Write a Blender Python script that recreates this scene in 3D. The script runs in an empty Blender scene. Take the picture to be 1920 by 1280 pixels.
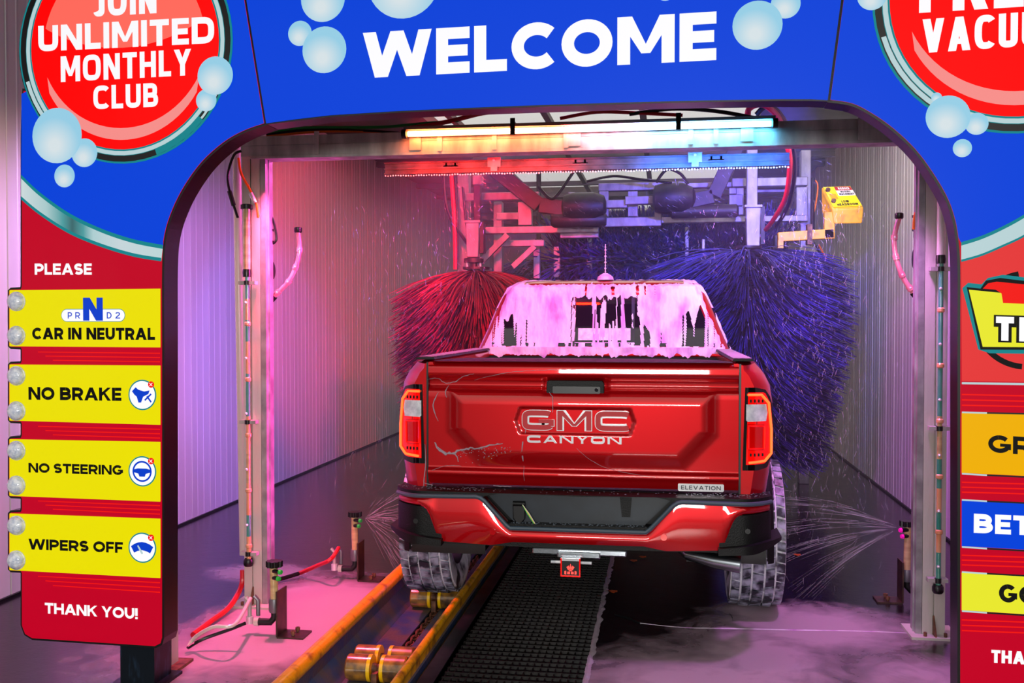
import bpy, bmesh, math, random
from mathutils import Vector, Matrix, noise
from mathutils.geometry import tessellate_polygon
random.seed(7)
PI = math.pi
sc = bpy.context.scene
COL = sc.collection

# ------------------------------------------------------------------ camera
FPX, CAMH = 1867.0, 1.5
YAW = math.atan(285 / FPX)
PIT = math.atan(40 / FPX * math.cos(YAW))
_cy, _sy, _cp, _sp = math.cos(YAW), math.sin(YAW), math.cos(PIT), math.sin(PIT)
CF = Vector((-_sy * _cp, _cy * _cp, -_sp)); CR = Vector((_cy, _sy, 0)); CU = Vector((-_sy * _sp, _cy * _sp, _cp))
cd = bpy.data.cameras.new('camera'); cam = bpy.data.objects.new('camera', cd); COL.objects.link(cam)
cam.matrix_world = Matrix(((CR.x, CU.x, -CF.x, 0), (CR.y, CU.y, -CF.y, 0), (CR.z, CU.z, -CF.z, CAMH), (0, 0, 0, 1)))
cd.sensor_width = 36; cd.lens = 36 * FPX / 1920; cd.clip_end = 200; cd.clip_start = 0.05
sc.camera = cam

# ------------------------------------------------------------------ colour management, world, lights
sc.view_settings.view_transform = 'Standard'; sc.view_settings.look = 'None'
sc.view_settings.gamma = 1; sc.view_settings.use_curve_mapping = False
sc.view_settings.exposure = 0.0
w = bpy.data.worlds.new('sky'); sc.world = w; w.use_nodes = True
nt = w.node_tree; nt.nodes.clear()
wo = nt.nodes.new('ShaderNodeOutputWorld'); bg = nt.nodes.new('ShaderNodeBackground')
tc = nt.nodes.new('ShaderNodeTexCoord'); sx = nt.nodes.new('ShaderNodeSeparateXYZ'); cr = nt.nodes.new('ShaderNodeValToRGB')
nt.links.new(tc.outputs['Generated'], sx.inputs[0]); nt.links.new(sx.outputs['Z'], cr.inputs[0])
cr.color_ramp.elements[0].position = 0.0; cr.color_ramp.elements[0].color = (0.40, 0.40, 0.42, 1)
cr.color_ramp.elements[1].position = 0.6; cr.color_ramp.elements[1].color = (1.5, 1.45, 1.3, 1)
nt.links.new(cr.outputs[0], bg.inputs[0]); bg.inputs[1].default_value = 0.9
nt.links.new(bg.outputs[0], wo.inputs[0])

def area(name, loc, target, size, col, power, spread=180):
    l = bpy.data.lights.new(name, 'AREA'); l.shape = 'RECTANGLE'; l.size, l.size_y = size
    l.color = col; l.energy = power; l.spread = math.radians(spread)
    o = bpy.data.objects.new(name, l); COL.objects.link(o); o.location = loc
    o.rotation_euler = (Vector(target) - Vector(loc)).to_track_quat('-Z', 'Y').to_euler()
    return o
def spot(name, loc, target, deg, col, power, blend=0.6, r=0.08):
    l = bpy.data.lights.new(name, 'SPOT'); l.spot_size = math.radians(deg); l.spot_blend = blend
    l.color = col; l.energy = power; l.shadow_soft_size = r
    o = bpy.data.objects.new(name, l); COL.objects.link(o); o.location = loc
    o.rotation_euler = (Vector(target) - Vector(loc)).to_track_quat('-Z', 'Y').to_euler()
    return o
# added front fill behind the camera, also reflected in paint and panels
area('front_fill_light', (-0.2, -3.0, 1.78), (-0.2, 5.0, 2.0), (2.3, 0.6), (1, 0.97, 0.93), 215)
# magenta flood under the gantry beam, violet wash on the left wall, red and blue floods on the brushes
area('magenta_flood', (-0.42, 5.48, 2.45), (-0.42, 5.4, 0), (3.0, 0.10), (1.0, 0.10, 0.55), 34)
area('bar_tint_red', (-0.95, 5.04, 2.28), (-0.95, 6.0, 2.24), (0.9, 0.03), (1.0, 0.01, 0.0), 14)  # added light to redden the spray bar, which the tube cannot reach
area('bar_tint_blue', (0.25, 5.04, 2.28), (0.25, 6.0, 2.24), (0.7, 0.03), (0.02, 0.2, 1.0), 18)  # added likewise, blue tint for the right part of the bar
area('violet_wall_flood', (-2.35, 5.3, 2.5), (-3.5, 6.2, 1.1), (1.2, 0.5), (0.62, 0.34, 1.0), 40, 110)
area('violet_wall_flood_near', (-2.75, 4.15, 2.7), (-3.5, 5.0, 1.0), (0.5, 0.3), (1.0, 0.58, 0.50), 10, 110)
area('violet_wall_flood_right', (0.9, 5.6, 2.5), (1.93, 8.0, 1.4), (0.7, 0.3), (0.80, 0.62, 0.74), 26)
spot('magenta_post_spot', (0.9, 5.3, 1.9), (-2.1, 4.98, 1.0), 60, (1.0, 0.05, 0.70), 110)
spot('magenta_post_spot_right', (-1.6, 5.2, 2.1), (1.2, 4.98, 1.2), 55, (1.0, 0.35, 0.85), 70)
area('post_strip', (-1.55, 4.99, 1.3), (-2.1, 4.99, 1.3), (0.05, 2.0), (1.0, 0.06, 0.55), 7, 70)
spot('magenta_floor_spot', (-2.0, 4.9, 2.2), (-1.85, 4.9, 0), 62, (1.0, 0.10, 0.30), 330)
spot('magenta_floor_spot_right', (1.0, 4.75, 2.25), (0.7, 5.0, 0), 85, (0.80, 0.25, 0.9), 95)
spot('red_flood', (-1.3, 5.4, 2.7), (-1.8, 9.2, 1.6), 46, (1.0, 0.01, 0.05), 1050)
spot('blue_flood', (0.7, 5.4, 2.7), (0.35, 9.0, 1.75), 50, (0.12, 0.10, 1.0), 1250)
area('skylight_fill', (1.25, 7.2, 3.35), (1.3, 8.7, 2.3), (0.5, 0.5), (1, 0.97, 0.88), 16, 100)
spot('blue_wall_spot', (-0.9, 6.0, 2.6), (-3.5, 8.4, 0.8), 48, (0.12, 0.15, 1.0), 330)
spot('violet_wall_spot', (-0.6, 5.5, 2.6), (-3.5, 7.8, .8), 60, (0.52, 0.10, 1.0), 290)
spot('red_wall_spot', (-1.2, 7.0, 2.6), (-3.5, 9.6, 1.8), 60, (1.0, 0.02, 0.06), 480)
spot('violet_wall_spot_right', (0.0, 5.6, 2.6), (1.93, 7.6, 0.8), 60, (0.70, 0.14, 0.95), 330)
area('cab_flood', (-0.4, 5.7, 3.1), (-0.4, 6.6, 1.5), (1.6, 0.3), (1.0, 0.45, 0.90), 16)
area('machine_daylight', (-0.3, 7.0, 3.35), (-0.3, 9.6, 2.3), (3.0, 0.4), (1, 0.92, 0.95), 6)

# ------------------------------------------------------------------ pixel helpers (photo frame 1920 x 1280)
def ray(px, py): return CF + CR * ((px - 960) / FPX) + CU * ((640 - py) / FPX)
C0 = Vector((0, 0, CAMH))
def PY(px, py, Y): d = ray(px, py); return C0 + d * (Y / d.y)
def PZ(px, py, Z=0.0): d = ray(px, py); return C0 + d * ((Z - CAMH) / d.z)
def PX(px, py, X): d = ray(px, py); return C0 + d * (X / d.x)

# ------------------------------------------------------------------ materials
def lin(h):
    h = h.lstrip('#'); o = []
    for i in (0, 2, 4):
        c = int(h[i:i + 2], 16) / 255; o.append(c / 12.92 if c <= 0.04045 else ((c + 0.055) / 1.055) ** 2.4)
    return tuple(o) + (1,)
def mat(name, col, rough=0.5, metal=0.0, col2=None, nscale=8, contrast=(0.35, 0.65), coat=0.0, emit=0.0, ecol=None, bump=0.0,
        bscale=60, rough2=None, alpha=1.0, stretch=None, trans=0.0):
    m = bpy.data.materials.new(name); m.use_nodes = True; n = m.node_tree.nodes; L = m.node_tree.links; b = n['Principled BSDF']
    c1 = lin(col) if isinstance(col, str) else tuple(col) + (1,)
    b.inputs['Base Color'].default_value = c1; b.inputs['Roughness'].default_value = rough; b.inputs['Metallic'].default_value = metal
    b.inputs['Coat Weight'].default_value = coat; b.inputs['Coat Roughness'].default_value = 0.04
    if trans: b.inputs['Transmission Weight'].default_value = trans
    if emit:
        e = ecol or col; b.inputs['Emission Color'].default_value = lin(e) if isinstance(e, str) else tuple(e) + (1,)
        b.inputs['Emission Strength'].default_value = emit
    if alpha < 1: b.inputs['Alpha'].default_value = alpha
    if col2 or bump:
        t = n.new('ShaderNodeTexCoord'); mp = n.new('ShaderNodeMapping'); L.new(t.outputs['Object'], mp.inputs[0])
        if stretch: mp.inputs['Scale'].default_value = stretch
    if col2:
        ns = n.new('ShaderNodeTexNoise'); ns.inputs['Scale'].default_value = nscale; ns.inputs['Detail'].default_value = 6
        L.new(mp.outputs[0], ns.inputs['Vector'])
        r = n.new('ShaderNodeValToRGB'); r.color_ramp.elements[0].position, r.color_ramp.elements[1].position = contrast
        r.color_ramp.elements[0].color = c1; r.color_ramp.elements[1].color = lin(col2) if isinstance(col2, str) else tuple(col2) + (1,)
        L.new(ns.outputs['Fac'], r.inputs[0]); L.new(r.outputs[0], b.inputs['Base Color'])
        if rough2 is not None:
            mr = n.new('ShaderNodeMapRange'); mr.inputs[1].default_value, mr.inputs[2].default_value = contrast
            mr.inputs[3].default_value = rough; mr.inputs[4].default_value = rough2
            L.new(ns.outputs['Fac'], mr.inputs[0]); L.new(mr.outputs[0], b.inputs['Roughness'])
    if bump:
        nb = n.new('ShaderNodeTexNoise'); nb.inputs['Scale'].default_value = bscale; nb.inputs['Detail'].default_value = 4
        L.new(mp.outputs[0], nb.inputs['Vector'])
        bu = n.new('ShaderNodeBump'); bu.inputs['Strength'].default_value = bump; bu.inputs['Distance'].default_value = 0.01
        L.new(nb.outputs['Fac'], bu.inputs['Height']); L.new(bu.outputs[0], b.inputs['Normal'])
    return m
def printed(name, col, e=0.5, k=0.12):   # back-lit translucent sign film
    c = lin(col)[:3]
    m = mat(name, tuple(x * k for x in c), 0.3, 0, emit=e * 1.3, ecol=c, coat=0.04); m.node_tree.nodes['Principled BSDF'].inputs['Specular IOR Level'].default_value = 0.12
    return m

M = {}
M['blue'] = printed('sign_blue', '#0046e6', 0.62)
M['white'] = printed('sign_white', '#f4f4f8', 0.68, 0.3)
M['red'] = printed('sign_red', '#cc0026', 0.62)
M['sheen_red'] = printed('sign_sheen_red', '#f03c3c', 0.62)
M['red_hot'] = printed('sign_bright_red', '#ff0000', 0.9)
M['red_line'] = printed('sign_line_red', '#ff1a14', 0.62)
M['red_light'] = printed('sign_glass_red', '#ff6a5c', 0.72)
M['pink'] = printed('sign_pink', '#ff9490', 0.65)
M['yellow'] = printed('sign_yellow', '#f2e600', 0.66)
M['amber'] = printed('sign_amber', '#f5b400', 0.66)
M['lemon'] = printed('sign_lemon', '#eeee30', 0.66)
M['black_print'] = mat('sign_black', '#08090a', 0.5)
M['black_print'].node_tree.nodes['Principled BSDF'].inputs['Specular IOR Level'].default_value = 0.15
M['silver_print'] = printed('sign_silver', '#c4e0e4', 0.6)
M['teal_print'] = printed('sign_teal', '#1a98a0', 0.5)
M['blue_print'] = printed('sign_icon_blue', '#0a46e0', 0.55)
def bubble_mat():
    m = printed('sign_bubble', '#b8e4f6', 0.62); n = m.node_tree.nodes; L = m.node_tree.links; b = n['Principled BSDF']
    t = n.new('ShaderNodeTexCoord'); mp = n.new('ShaderNodeMapping'); g = n.new('ShaderNodeTexGradient'); g.gradient_type = 'SPHERICAL'
    mp.inputs['Location'].default_value = (0.1, 0, 0.35)
    r = n.new('ShaderNodeValToRGB'); r.color_ramp.elements[0].color = lin('#9cd8f2'); r.color_ramp.elements[1].color = lin('#e6f0f4')
    r.color_ramp.elements[1].position = 0.8
    L.new(t.outputs['Object'], mp.inputs[0]); L.new(mp.outputs[0], g.inputs[0]); L.new(g.outputs[0], r.inputs[0])
    L.new(r.outputs[0], b.inputs['Emission Color'])
    return m
M['bubble'] = bubble_mat()
M['lining'] = mat('worn_black_lining', '#140a14', 0.22, 0.3, col2='#3a2438', nscale=20, stretch=(1, 1, 0.15), contrast=(0.45, 0.75), bump=0.3, bscale=40)
M['trim_black'] = mat('black_trim', '#050506', 0.35)
M['leg'] = mat('blue_black_painted_leg', '#0a1420', 0.4, 0.5, col2='#28405a', nscale=25, contrast=(0.5, 0.7), stretch=(1, 1, 0.3))
M['galv'] = mat('galvanised_steel', '#c8c4c0', 0.45, 0.15, col2='#989490', nscale=14, bump=0.15, stretch=(1, 1, 0.25))
M['galv_rust'] = mat('stained_galvanised_steel', '#ccc6be', 0.5, 0.1, col2='#8c7450', nscale=9, contrast=(0.6, 0.9), bump=0.2, stretch=(1, 1, 0.3))
M['frame_steel'] = mat('dull_wet_frame_steel', '#96909a', 0.4, 0.15, col2='#6c6670', nscale=12, bump=0.15, stretch=(1, 1, 0.4))
M['rust'] = mat('rusty_steel', '#4a2c1e', 0.6, 0.3, col2='#8a5a40', nscale=30)
M['plate_steel'] = mat('brown_steel_plate', '#5a4038', 0.4, 0.5, col2='#3a2a28', nscale=20)
M['alum'] = mat('aluminium', '#b8b4b8', 0.38, 0.35, col2='#8c888c', nscale=10, bump=0.1, bscale=30)
for nm_, a_, b_c in (('brush_red', '#8a1436', '#40081c'), ('brush_blue', '#382c80', '#181040'), ('brush_violet', '#3c2c90', '#1a1244')): M[nm_] = mat(nm_ + '_strand', a_, 0.7, col2=b_c, nscale=3)
M['bar_channel'] = mat('spray_bar_channel', '#6a6068', 0.35, 0.2, col2='#403840', nscale=12)
M['black'] = mat('black_plastic', '#0b0b0d', 0.35)
M['rubber'] = mat('black_rubber', '#0d0d0f', 0.5)
M['dark'] = mat('dark_machinery', '#1c161c', 0.5, 0.3, col2='#30262c', nscale=12)
M['hose_red'] = mat('red_hose', '#d01020', 0.3)
M['hose_orange'] = mat('orange_hose', '#f07010', 0.3)
M['hose_white'] = mat('clear_white_hose', '#d8d0c4', 0.25)
M['hose_green'] = mat('green_cable', '#108030', 0.35)
M['hose_black'] = mat('black_hose', '#08080a', 0.3)
M['pipe_tan'] = mat('stained_clear_pipe', '#b89a6c', 0.25, col2='#d8bc84', nscale=22, contrast=(0.4, 0.6), stretch=(0.1, 0.1, 1), coat=0.5)
M['pipe_peach'] = mat('peach_foam_filled_pipe', '#e89a68', 0.25, coat=0.5, col2='#e0b080', nscale=6, stretch=(0.1, 0.1, 1))
M['pipe_teal'] = mat('teal_liquid_filled_pipe', '#1f8f78', 0.2, coat=0.6, col2='#60a890', nscale=5, stretch=(0.1, 0.1, 1))
M['pipe_pink'] = mat('clear_pink_pipe', '#e8a0a0', 0.2, coat=0.5, col2='#c87080', nscale=12)
M['nozzle_green'] = mat('green_nozzle', '#28c848', 0.3)
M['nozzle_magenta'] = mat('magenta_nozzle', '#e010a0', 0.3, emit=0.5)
M['paint'] = mat('red_car_paint', (0.50, 0.0, 0.004), 0.38, 0.55, coat=1.0)
M['paint'].node_tree.nodes['Principled BSDF'].inputs['Specular IOR Level'].default_value = 0.2
M['paint'].node_tree.nodes['Principled BSDF'].inputs['Coat Roughness'].default_value = 0.03
M['chrome'] = mat('chrome', '#f0f0f4', 0.22, 0.45, coat=1)
M['emblem_red'] = mat('emblem_red_face', (0.55, 0.0, 0.01), .5)
M['satin'] = mat('satin_exhaust_metal', '#b8c0c8', 0.25, 1.0)
M['glass_dark'] = mat('dark_glass', '#16101c', 0.04, 0, coat=1)
M['seat_dark'] = mat('cabin_interior', '#18141c', 0.7)
M['slate'] = mat('slate_grey_plastic', '#182430', 0.4, col2='#101a24', nscale=10)
M['bumper_black'] = mat('black_textured_plastic', '#060708', 0.5, bump=0.2, bscale=200)
M['bumper_black'].node_tree.nodes['Principled BSDF'].inputs['Specular IOR Level'].default_value = 0.3
M['grey_trim'] = mat('blue_grey_trim', '#3c4c5a', 0.35)
M['foam'] = mat('shaded_soap_foam', '#ece0ee', 0.55, col2='#c488cc', nscale=13, contrast=(0.44, 0.68), bump=0.5, bscale=70, stretch=(1, 1, 0.35))  # mauve streaks put shading into the foam colour, besides its pink soap
M['foam_thin'] = mat('thin_soap_film', '#b8aab8', 0.4, alpha=0.75)
M['lens_red'] = mat('red_lamp_lens', (0.6, 0.0, 0.0), 0.12, emit=0.6, ecol=(1.0, 0.004, 0.002), coat=1)
M['lens_dark'] = mat('dark_red_lamp_lens', (0.35, 0.0, 0.0), 0.15, emit=0.35, ecol=(0.8, 0.0, 0.0), coat=1)
M['led_orange'] = mat('lit_lamp_strip', (1, 0.1, 0.02), 0.3, emit=4.0, ecol=(1.0, 0.06, 0.01))
M['lens_white'] = mat('clear_reverse_lamp', '#f0f4f8', 0.2, 0.0, col2='#c0c8d0', nscale=30, coat=1)
M['smoke'] = mat('smoked_lamp_housing', '#08070a', 0.1, coat=1)
M['yellow_paint'] = mat('yellow_orange_painted_steel', '#f4b000', 0.35, 0.1, col2='#8a4a10', nscale=14, contrast=(0.52, 0.75), bump=0.2, coat=0.3)
M['roller'] = mat('worn_brown_roller', '#a87828', 0.3, 0.1, col2='#4a3420', nscale=18, coat=0.4)
M['yellow_flange'] = mat('yellow_flange', '#f0c000', 0.3, coat=0.4)
M['trough'] = mat('scratched_trough_steel', '#3c5684', 0.3, 0.3, col2='#6a6260', nscale=7, contrast=(0.4, 0.6), bump=0.2)
M['curb_steel'] = mat('dull_curb_steel', '#3c3a40', 0.35, 0.7, col2='#1c1c20', nscale=9)
M['grate'] = mat('wet_black_grate', '#1c1614', 0.35, 0.4, col2='#0a080a', nscale=6)
M['pit'] = mat('dark_pit', '#040406', 0.5)
M['safety_yellow'] = mat('safety_yellow_paint', '#ffe800', 0.4, col2='#e0b800', nscale=14, contrast=(0.55, 0.8))
M['safety_orange'] = mat('dirty_orange_yellow_paint', '#e8a000', 0.45, col2='#a86800', nscale=16, contrast=(0.5, 0.8))
M['label_red'] = mat('red_label', '#b01020', 0.5); M['label_white'] = mat('white_label', '#e8e4e0', 0.5)
M['leaf'] = mat('orange_leaf', '#b04a10', 0.6)
M['brush'] = mat('dark_brush_strand', '#6a5c7c', 0.45, col2='#241e30', nscale=3)
M['housing'] = mat('lamp_housing', '#77777c', 0.4, 0.5)
M['lamp_dome'] = mat('clear_ribbed_lamp_dome', '#eef2fa', 0.12, 0.0, coat=1, col2='#b8c4dc', nscale=60, bump=0.4, bscale=120)
M['skylight_frame'] = mat('roof_purlin_steel', '#5a504c', 0.6, 0.1, col2='#3c3432', nscale=3)

def wall_material(name, c1, c2):
    return mat(name, c1, 0.36, 0.05, col2=c2, nscale=3, stretch=(1, 1, 0.15), contrast=(0.3, 0.8), bump=0.08, bscale=8)
M['wall'] = wall_material('ribbed_white_wall_panel', '#ccc6c8', '#b4aeb0')
def floor_material():
    m = mat('wet_concrete_with_soap', '#2c262c', 0.2); n = m.node_tree.nodes; L = m.node_tree.links; b = n['Principled BSDF']
    t = n.new('ShaderNodeTexCoord')
    def nz(scale, det, rough=0.6):
        x = n.new('ShaderNodeTexNoise'); x.inputs['Scale'].default_value = scale; x.inputs['Detail'].default_value = det
        x.inputs['Roughness'].default_value = rough; L.new(t.outputs['Object'], x.inputs['Vector']); return x.outputs['Fac']
    def math_(op, a, c=None, clamp=False):
        x = n.new('ShaderNodeMath'); x.operation = op; x.use_clamp = clamp
        for i, v in enumerate((a, c)):
            if v is None: continue
            if isinstance(v, (int, float)): x.inputs[i].default_value = v
            else: L.new(v, x.inputs[i])
        return x.outputs[0]
    def blob(cx, cy, rx, ry, soft=1.0):   # a soap puddle with its own shape
        mp = n.new('ShaderNodeMapping'); mp.vector_type = 'TEXTURE'; mp.inputs['Location'].default_value = (cx, cy, 0); mp.inputs['Scale'].default_value = (rx, ry, 1)
        L.new(t.outputs['Object'], mp.inputs[0]); g = n.new('ShaderNodeTexGradient'); g.gradient_type = 'SPHERICAL'
        L.new(mp.outputs[0], g.inputs[0]); return math_('MULTIPLY', g.outputs['Fac'], soft)
    big = nz(1.3, 8); fine = nz(9, 8, 0.7); grit = nz(60, 4, 0.7)
    blobs = None
    for q in ((-1.80, 4.75, .62, 1.15, 2.6), (-2.0, 4.2, .8, .8, 1.3), (0.15, 4.15, .9, .75, 1.6), (0.75, 5.0, .75, .6, 1.8), (0.45, 4.55, .6, .9, 1.4), (-2.35, 5.6, .5, .35, 1.2), (1.1, 4.4, .6, .5, 1.3), (0.5, 5.25, .3, .25, 2.0)):
        v = blob(*q); blobs = v if blobs is None else math_('MAXIMUM', blobs, v)
    s = math_('ADD', math_('MULTIPLY', big, 0.9), math_('MULTIPLY', fine, 0.55))
    swirl = n.new('ShaderNodeTexNoise'); swirl.inputs['Scale'].default_value = 4.5; swirl.inputs['Detail'].default_value = 5; swirl.inputs['Distortion'].default_value = 2.2; L.new(t.outputs['Object'], swirl.inputs['Vector'])
    s = math_('ADD', s, blobs); s = math_('ADD', s, math_('MULTIPLY', math_('SUBTRACT', swirl.outputs['Fac'], .5), .75))
    mr = n.new('ShaderNodeMapRange'); mr.inputs[1].default_value = 1.0; mr.inputs[2].default_value = 1.9; L.new(s, mr.inputs[0])
    speck = n.new('ShaderNodeMapRange'); speck.inputs[1].default_value = 0.66; speck.inputs[2].default_value = 0.72; L.new(grit, speck.inputs[0])
    fac = math_('SUBTRACT', mr.outputs[0], math_('MULTIPLY', speck.outputs[0], 0.25), True)
    mx = n.new('ShaderNodeMix'); mx.data_type = 'RGBA'; L.new(fac, mx.inputs[0])
    mx.inputs[6].default_value = lin('#181319'); mx.inputs[7].default_value = lin('#b098a6')
    L.new(mx.outputs[2], b.inputs['Base Color'])
    r = n.new('ShaderNodeMapRange'); r.inputs[3].default_value = 0.12; r.inputs[4].default_value = 0.5; L.new(fac, r.inputs[0]); L.new(r.outputs[0], b.inputs['Roughness'])
    bu = n.new('ShaderNodeBump'); bu.inputs['Strength'].default_value = 0.25; bu.inputs['Distance'].default_value = 0.006
    L.new(math_('ADD', fine, math_('MULTIPLY', grit, 0.4)), bu.inputs['Height']); L.new(bu.outputs[0], b.inputs['Normal'])
    return m
M['floor'] = floor_material()
M['asphalt'] = mat('outdoor_pavement', '#33312f', 0.8, col2='#262524', nscale=5)

# ------------------------------------------------------------------ mesh builder
ROOTS = {}
def root_inv(p):
    while p.parent is not None: p = p.parent
    return ROOTS.get(p.name, Matrix.Identity(4)).inverted()
class MB:
    def __init__(s): s.v = []; s.f = []; s.mi = []; s.cur = 0
    def add(s, vs, fs):
        b = len(s.v); s.v += [tuple(x) for x in vs]; s.f += [tuple(b + i for i in f) for f in fs]; s.mi += [s.cur] * len(fs); return s
    def box(s, x0, x1, y0, y1, z0, z1):
        return s.add([(x0, y0, z0), (x1, y0, z0), (x1, y1, z0), (x0, y1, z0), (x0, y0, z1), (x1, y0, z1), (x1, y1, z1), (x0, y1, z1)],
                     [(3, 2, 1, 0), (4, 5, 6, 7), (0, 1, 5, 4), (1, 2, 6, 5), (2, 3, 7, 6), (3, 0, 4, 7)])
    def bar(s, p, q, a, b, up=(0, 0, 1)):   # rectangular bar between two points, a wide, b deep
        p, q = Vector(p), Vector(q); d = (q - p).normalized(); u = Vector(up)
        if abs(d.dot(u)) > 0.99: u = Vector((0, 1, 0))
        x = d.cross(u).normalized() * (a / 2); y = x.cross(d).normalized() * (b / 2)
        return s.add([p - x - y, p + x - y, p + x + y, p - x + y, q - x - y, q + x - y, q + x + y, q - x + y],
                     [(3, 2, 1, 0), (4, 5, 6, 7), (0, 1, 5, 4), (1, 2, 6, 5), (2, 3, 7, 6), (3, 0, 4, 7)])
    def tube(s, pts, r, n=10, closed=False):
        pts = [Vector(p) for p in pts]; N = len(pts); rs = r if isinstance(r, (list, tuple)) else [r] * N
        vs = []; prev = None
        for i, p in enumerate(pts):
            if closed: d = (pts[(i + 1) % N] - pts[i - 1])
            else: d = pts[min(i + 1, N - 1)] - pts[max(i - 1, 0)]
            d = d.normalized() if d.length > 1e-9 else Vector((0, 0, 1))
            if prev is None:
                u = Vector((0, 0, 1)) if abs(d.z) < 0.9 else Vector((1, 0, 0)); a = d.cross(u).normalized()
            else: a = (prev - d * prev.dot(d)).normalized()
            prev = a; b = d.cross(a)
            vs += [p + a * (rs[i] * math.cos(2 * PI * k / n)) + b * (rs[i] * math.sin(2 * PI * k / n)) for k in range(n)]
        fs = []
        for i in range(N if closed else N - 1):
            j = (i + 1) % N
            for k in range(n): fs.append((i * n + k, i * n + (k + 1) % n, j * n + (k + 1) % n, j * n + k))
        if not closed: fs += [tuple(range(n - 1, -1, -1)), tuple((N - 1) * n + k for k in range(n))]
        return s.add(vs, fs)
    def lathe(s, prof, c, axis='z', n=24, caps=True):   # prof: (radius, height)
        c = Vector(c); vs = []
        for r, h in prof:
            for k in range(n):
                a = 2 * PI * k / n; x, y = r * math.cos(a), r * math.sin(a)
                vs.append(c + (Vector((x, y, h)) if axis == 'z' else Vector((h, x, y)) if axis == 'x' else Vector((x, h, y))))
        fs = []; m = len(prof)
        for i in range(m - 1):
            for k in range(n): fs.append((i * n + k, i * n + (k + 1) % n, (i + 1) * n + (k + 1) % n, (i + 1) * n + k))
        if caps: fs += [tuple(range(n - 1, -1, -1)), tuple((m - 1) * n + k for k in range(n))]
        return s.add(vs, fs)
    def ball(s, c, r, n=12, m=8, sc=(1, 1, 1)):
        prof = [(max(1e-4, r * math.sin(PI * i / m)), -r * math.cos(PI * i / m)) for i in range(m + 1)]
        b = len(s.v); s.lathe(prof, (0, 0, 0), 'z', n); c = Vector(c)
        for i in range(b, len(s.v)): v = s.v[i]; s.v[i] = (c.x + v[0] * sc[0], c.y + v[1] * sc[1], c.z + v[2] * sc[2])
        return s
    def grid(s, f, nu, nv, wrap=False):
        vs = [f(i / nu, j / nv) for j in range(nv + 1) for i in range(nu + 1)]
        return s.add(vs, [(j * (nu + 1) + i, j * (nu + 1) + i + 1, (j + 1) * (nu + 1) + i + 1, (j + 1) * (nu + 1) + i) for j in range(nv) for i in range(nu)])
    def prism(s, pts, fn, d0, d1):     # 2D outline -> fn(u, v, d)
        n = len(pts); tr = tessellate_polygon([[Vector((u, v, 0)) for u, v in pts]])
        vs = [fn(u, v, d0) for u, v in pts] + [fn(u, v, d1) for u, v in pts]
        return s.add(vs, [tuple(t) for t in tr] + [tuple(n + i for i in t) for t in tr] + [(i, (i + 1) % n, n + (i + 1) % n, n + i) for i in range(n)])
    def sheet(s, pts, fn, d):
        tr = tessellate_polygon([[Vector((u, v, 0)) for u, v in pts]])
        return s.add([fn(u, v, d) for u, v in pts], [tuple(t) for t in tr])
    def build(s, name, m, parent=None, smooth=True, bevel=0, local=False, kind=None, label=None, angle=35, recalc=True, origin=None):
        me = bpy.data.meshes.new(name); vs = s.v
        inv = None if (parent is None or local) else root_inv(parent)
        if inv is not None: vs = [tuple(inv @ Vector(v)) for v in vs]
        off = None
        if origin is not None:
            off = Vector(origin) if inv is None else inv @ Vector(origin)
            vs = [(v[0] - off.x, v[1] - off.y, v[2] - off.z) for v in vs]
        me.from_pydata(vs, [], s.f)
        for x in (m if isinstance(m, (list, tuple)) else [m]): me.materials.append(M[x] if isinstance(x, str) else x)
        if any(s.mi): me.polygons.foreach_set('material_index', s.mi)
        if recalc and len(s.f) < 60000:
            bm = bmesh.new(); bm.from_mesh(me); bmesh.ops.recalc_face_normals(bm, faces=bm.faces); bm.to_mesh(me); bm.free()
        if smooth:
            me.polygons.foreach_set('use_smooth', [True] * len(me.polygons)); me.set_sharp_from_angle(angle=math.radians(angle))
        me.update()
        o = bpy.data.objects.new(name, me); COL.objects.link(o)
        if parent is not None: o.parent = parent
        if off is not None:
            # parents that are parts sit at their own origin
            po = Vector((0, 0, 0)); p = parent
            while p is not None and p.parent is not None: po += Vector(p.location); p = p.parent
            o.location = off - po
        elif parent is not None and parent.parent is not None:
            po = Vector((0, 0, 0)); p = parent
            while p is not None and p.parent is not None: po += Vector(p.location); p = p.parent
            o.location = -po
        if bevel:
            md = o.modifiers.new('bevel', 'BEVEL'); md.width = bevel; md.segments = 2; md.limit_method = 'ANGLE'
        if kind: o['kind'] = kind
        if label: o['label'] = label
        return o
def tag(o, label, cat, group=None, kind=None):
    o['label'] = label; o['category'] = cat
    if group: o['group'] = group
    if kind: o['kind'] = kind
    return o
def thing(name, label, cat, loc=(0, 0, 0), rotz=0.0, group=None):
    o = bpy.data.objects.new(name, None); COL.objects.link(o); o.location = loc; o.rotation_euler = (0, 0, rotz); o.empty_display_size = 0.1
    ROOTS[o.name] = Matrix.Translation(Vector(loc)) @ Matrix.Rotation(rotz, 4, 'Z')
    return tag(o, label, cat, group)
def copy_tree(o, parent=None):
    c = o.copy(); COL.objects.link(c); c.parent = parent
    for ch in list(o.children): copy_tree(ch, c)
    return c
def spline(pts, n=8):
    pts = [Vector(p) for p in pts]; out = []
    for i in range(len(pts) - 1):
        p0 = pts[max(i - 1, 0)]; p1 = pts[i]; p2 = pts[i + 1]; p3 = pts[min(i + 2, len(pts) - 1)]
        for k in range(n):
            t = k / n
            out.append(0.5 * ((2 * p1) + (p2 - p0) * t + (2 * p0 - 5 * p1 + 4 * p2 - p3) * t * t + (3 * p1 - p0 - 3 * p2 + p3) * t ** 3))
    out.append(pts[-1]); return out

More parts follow.
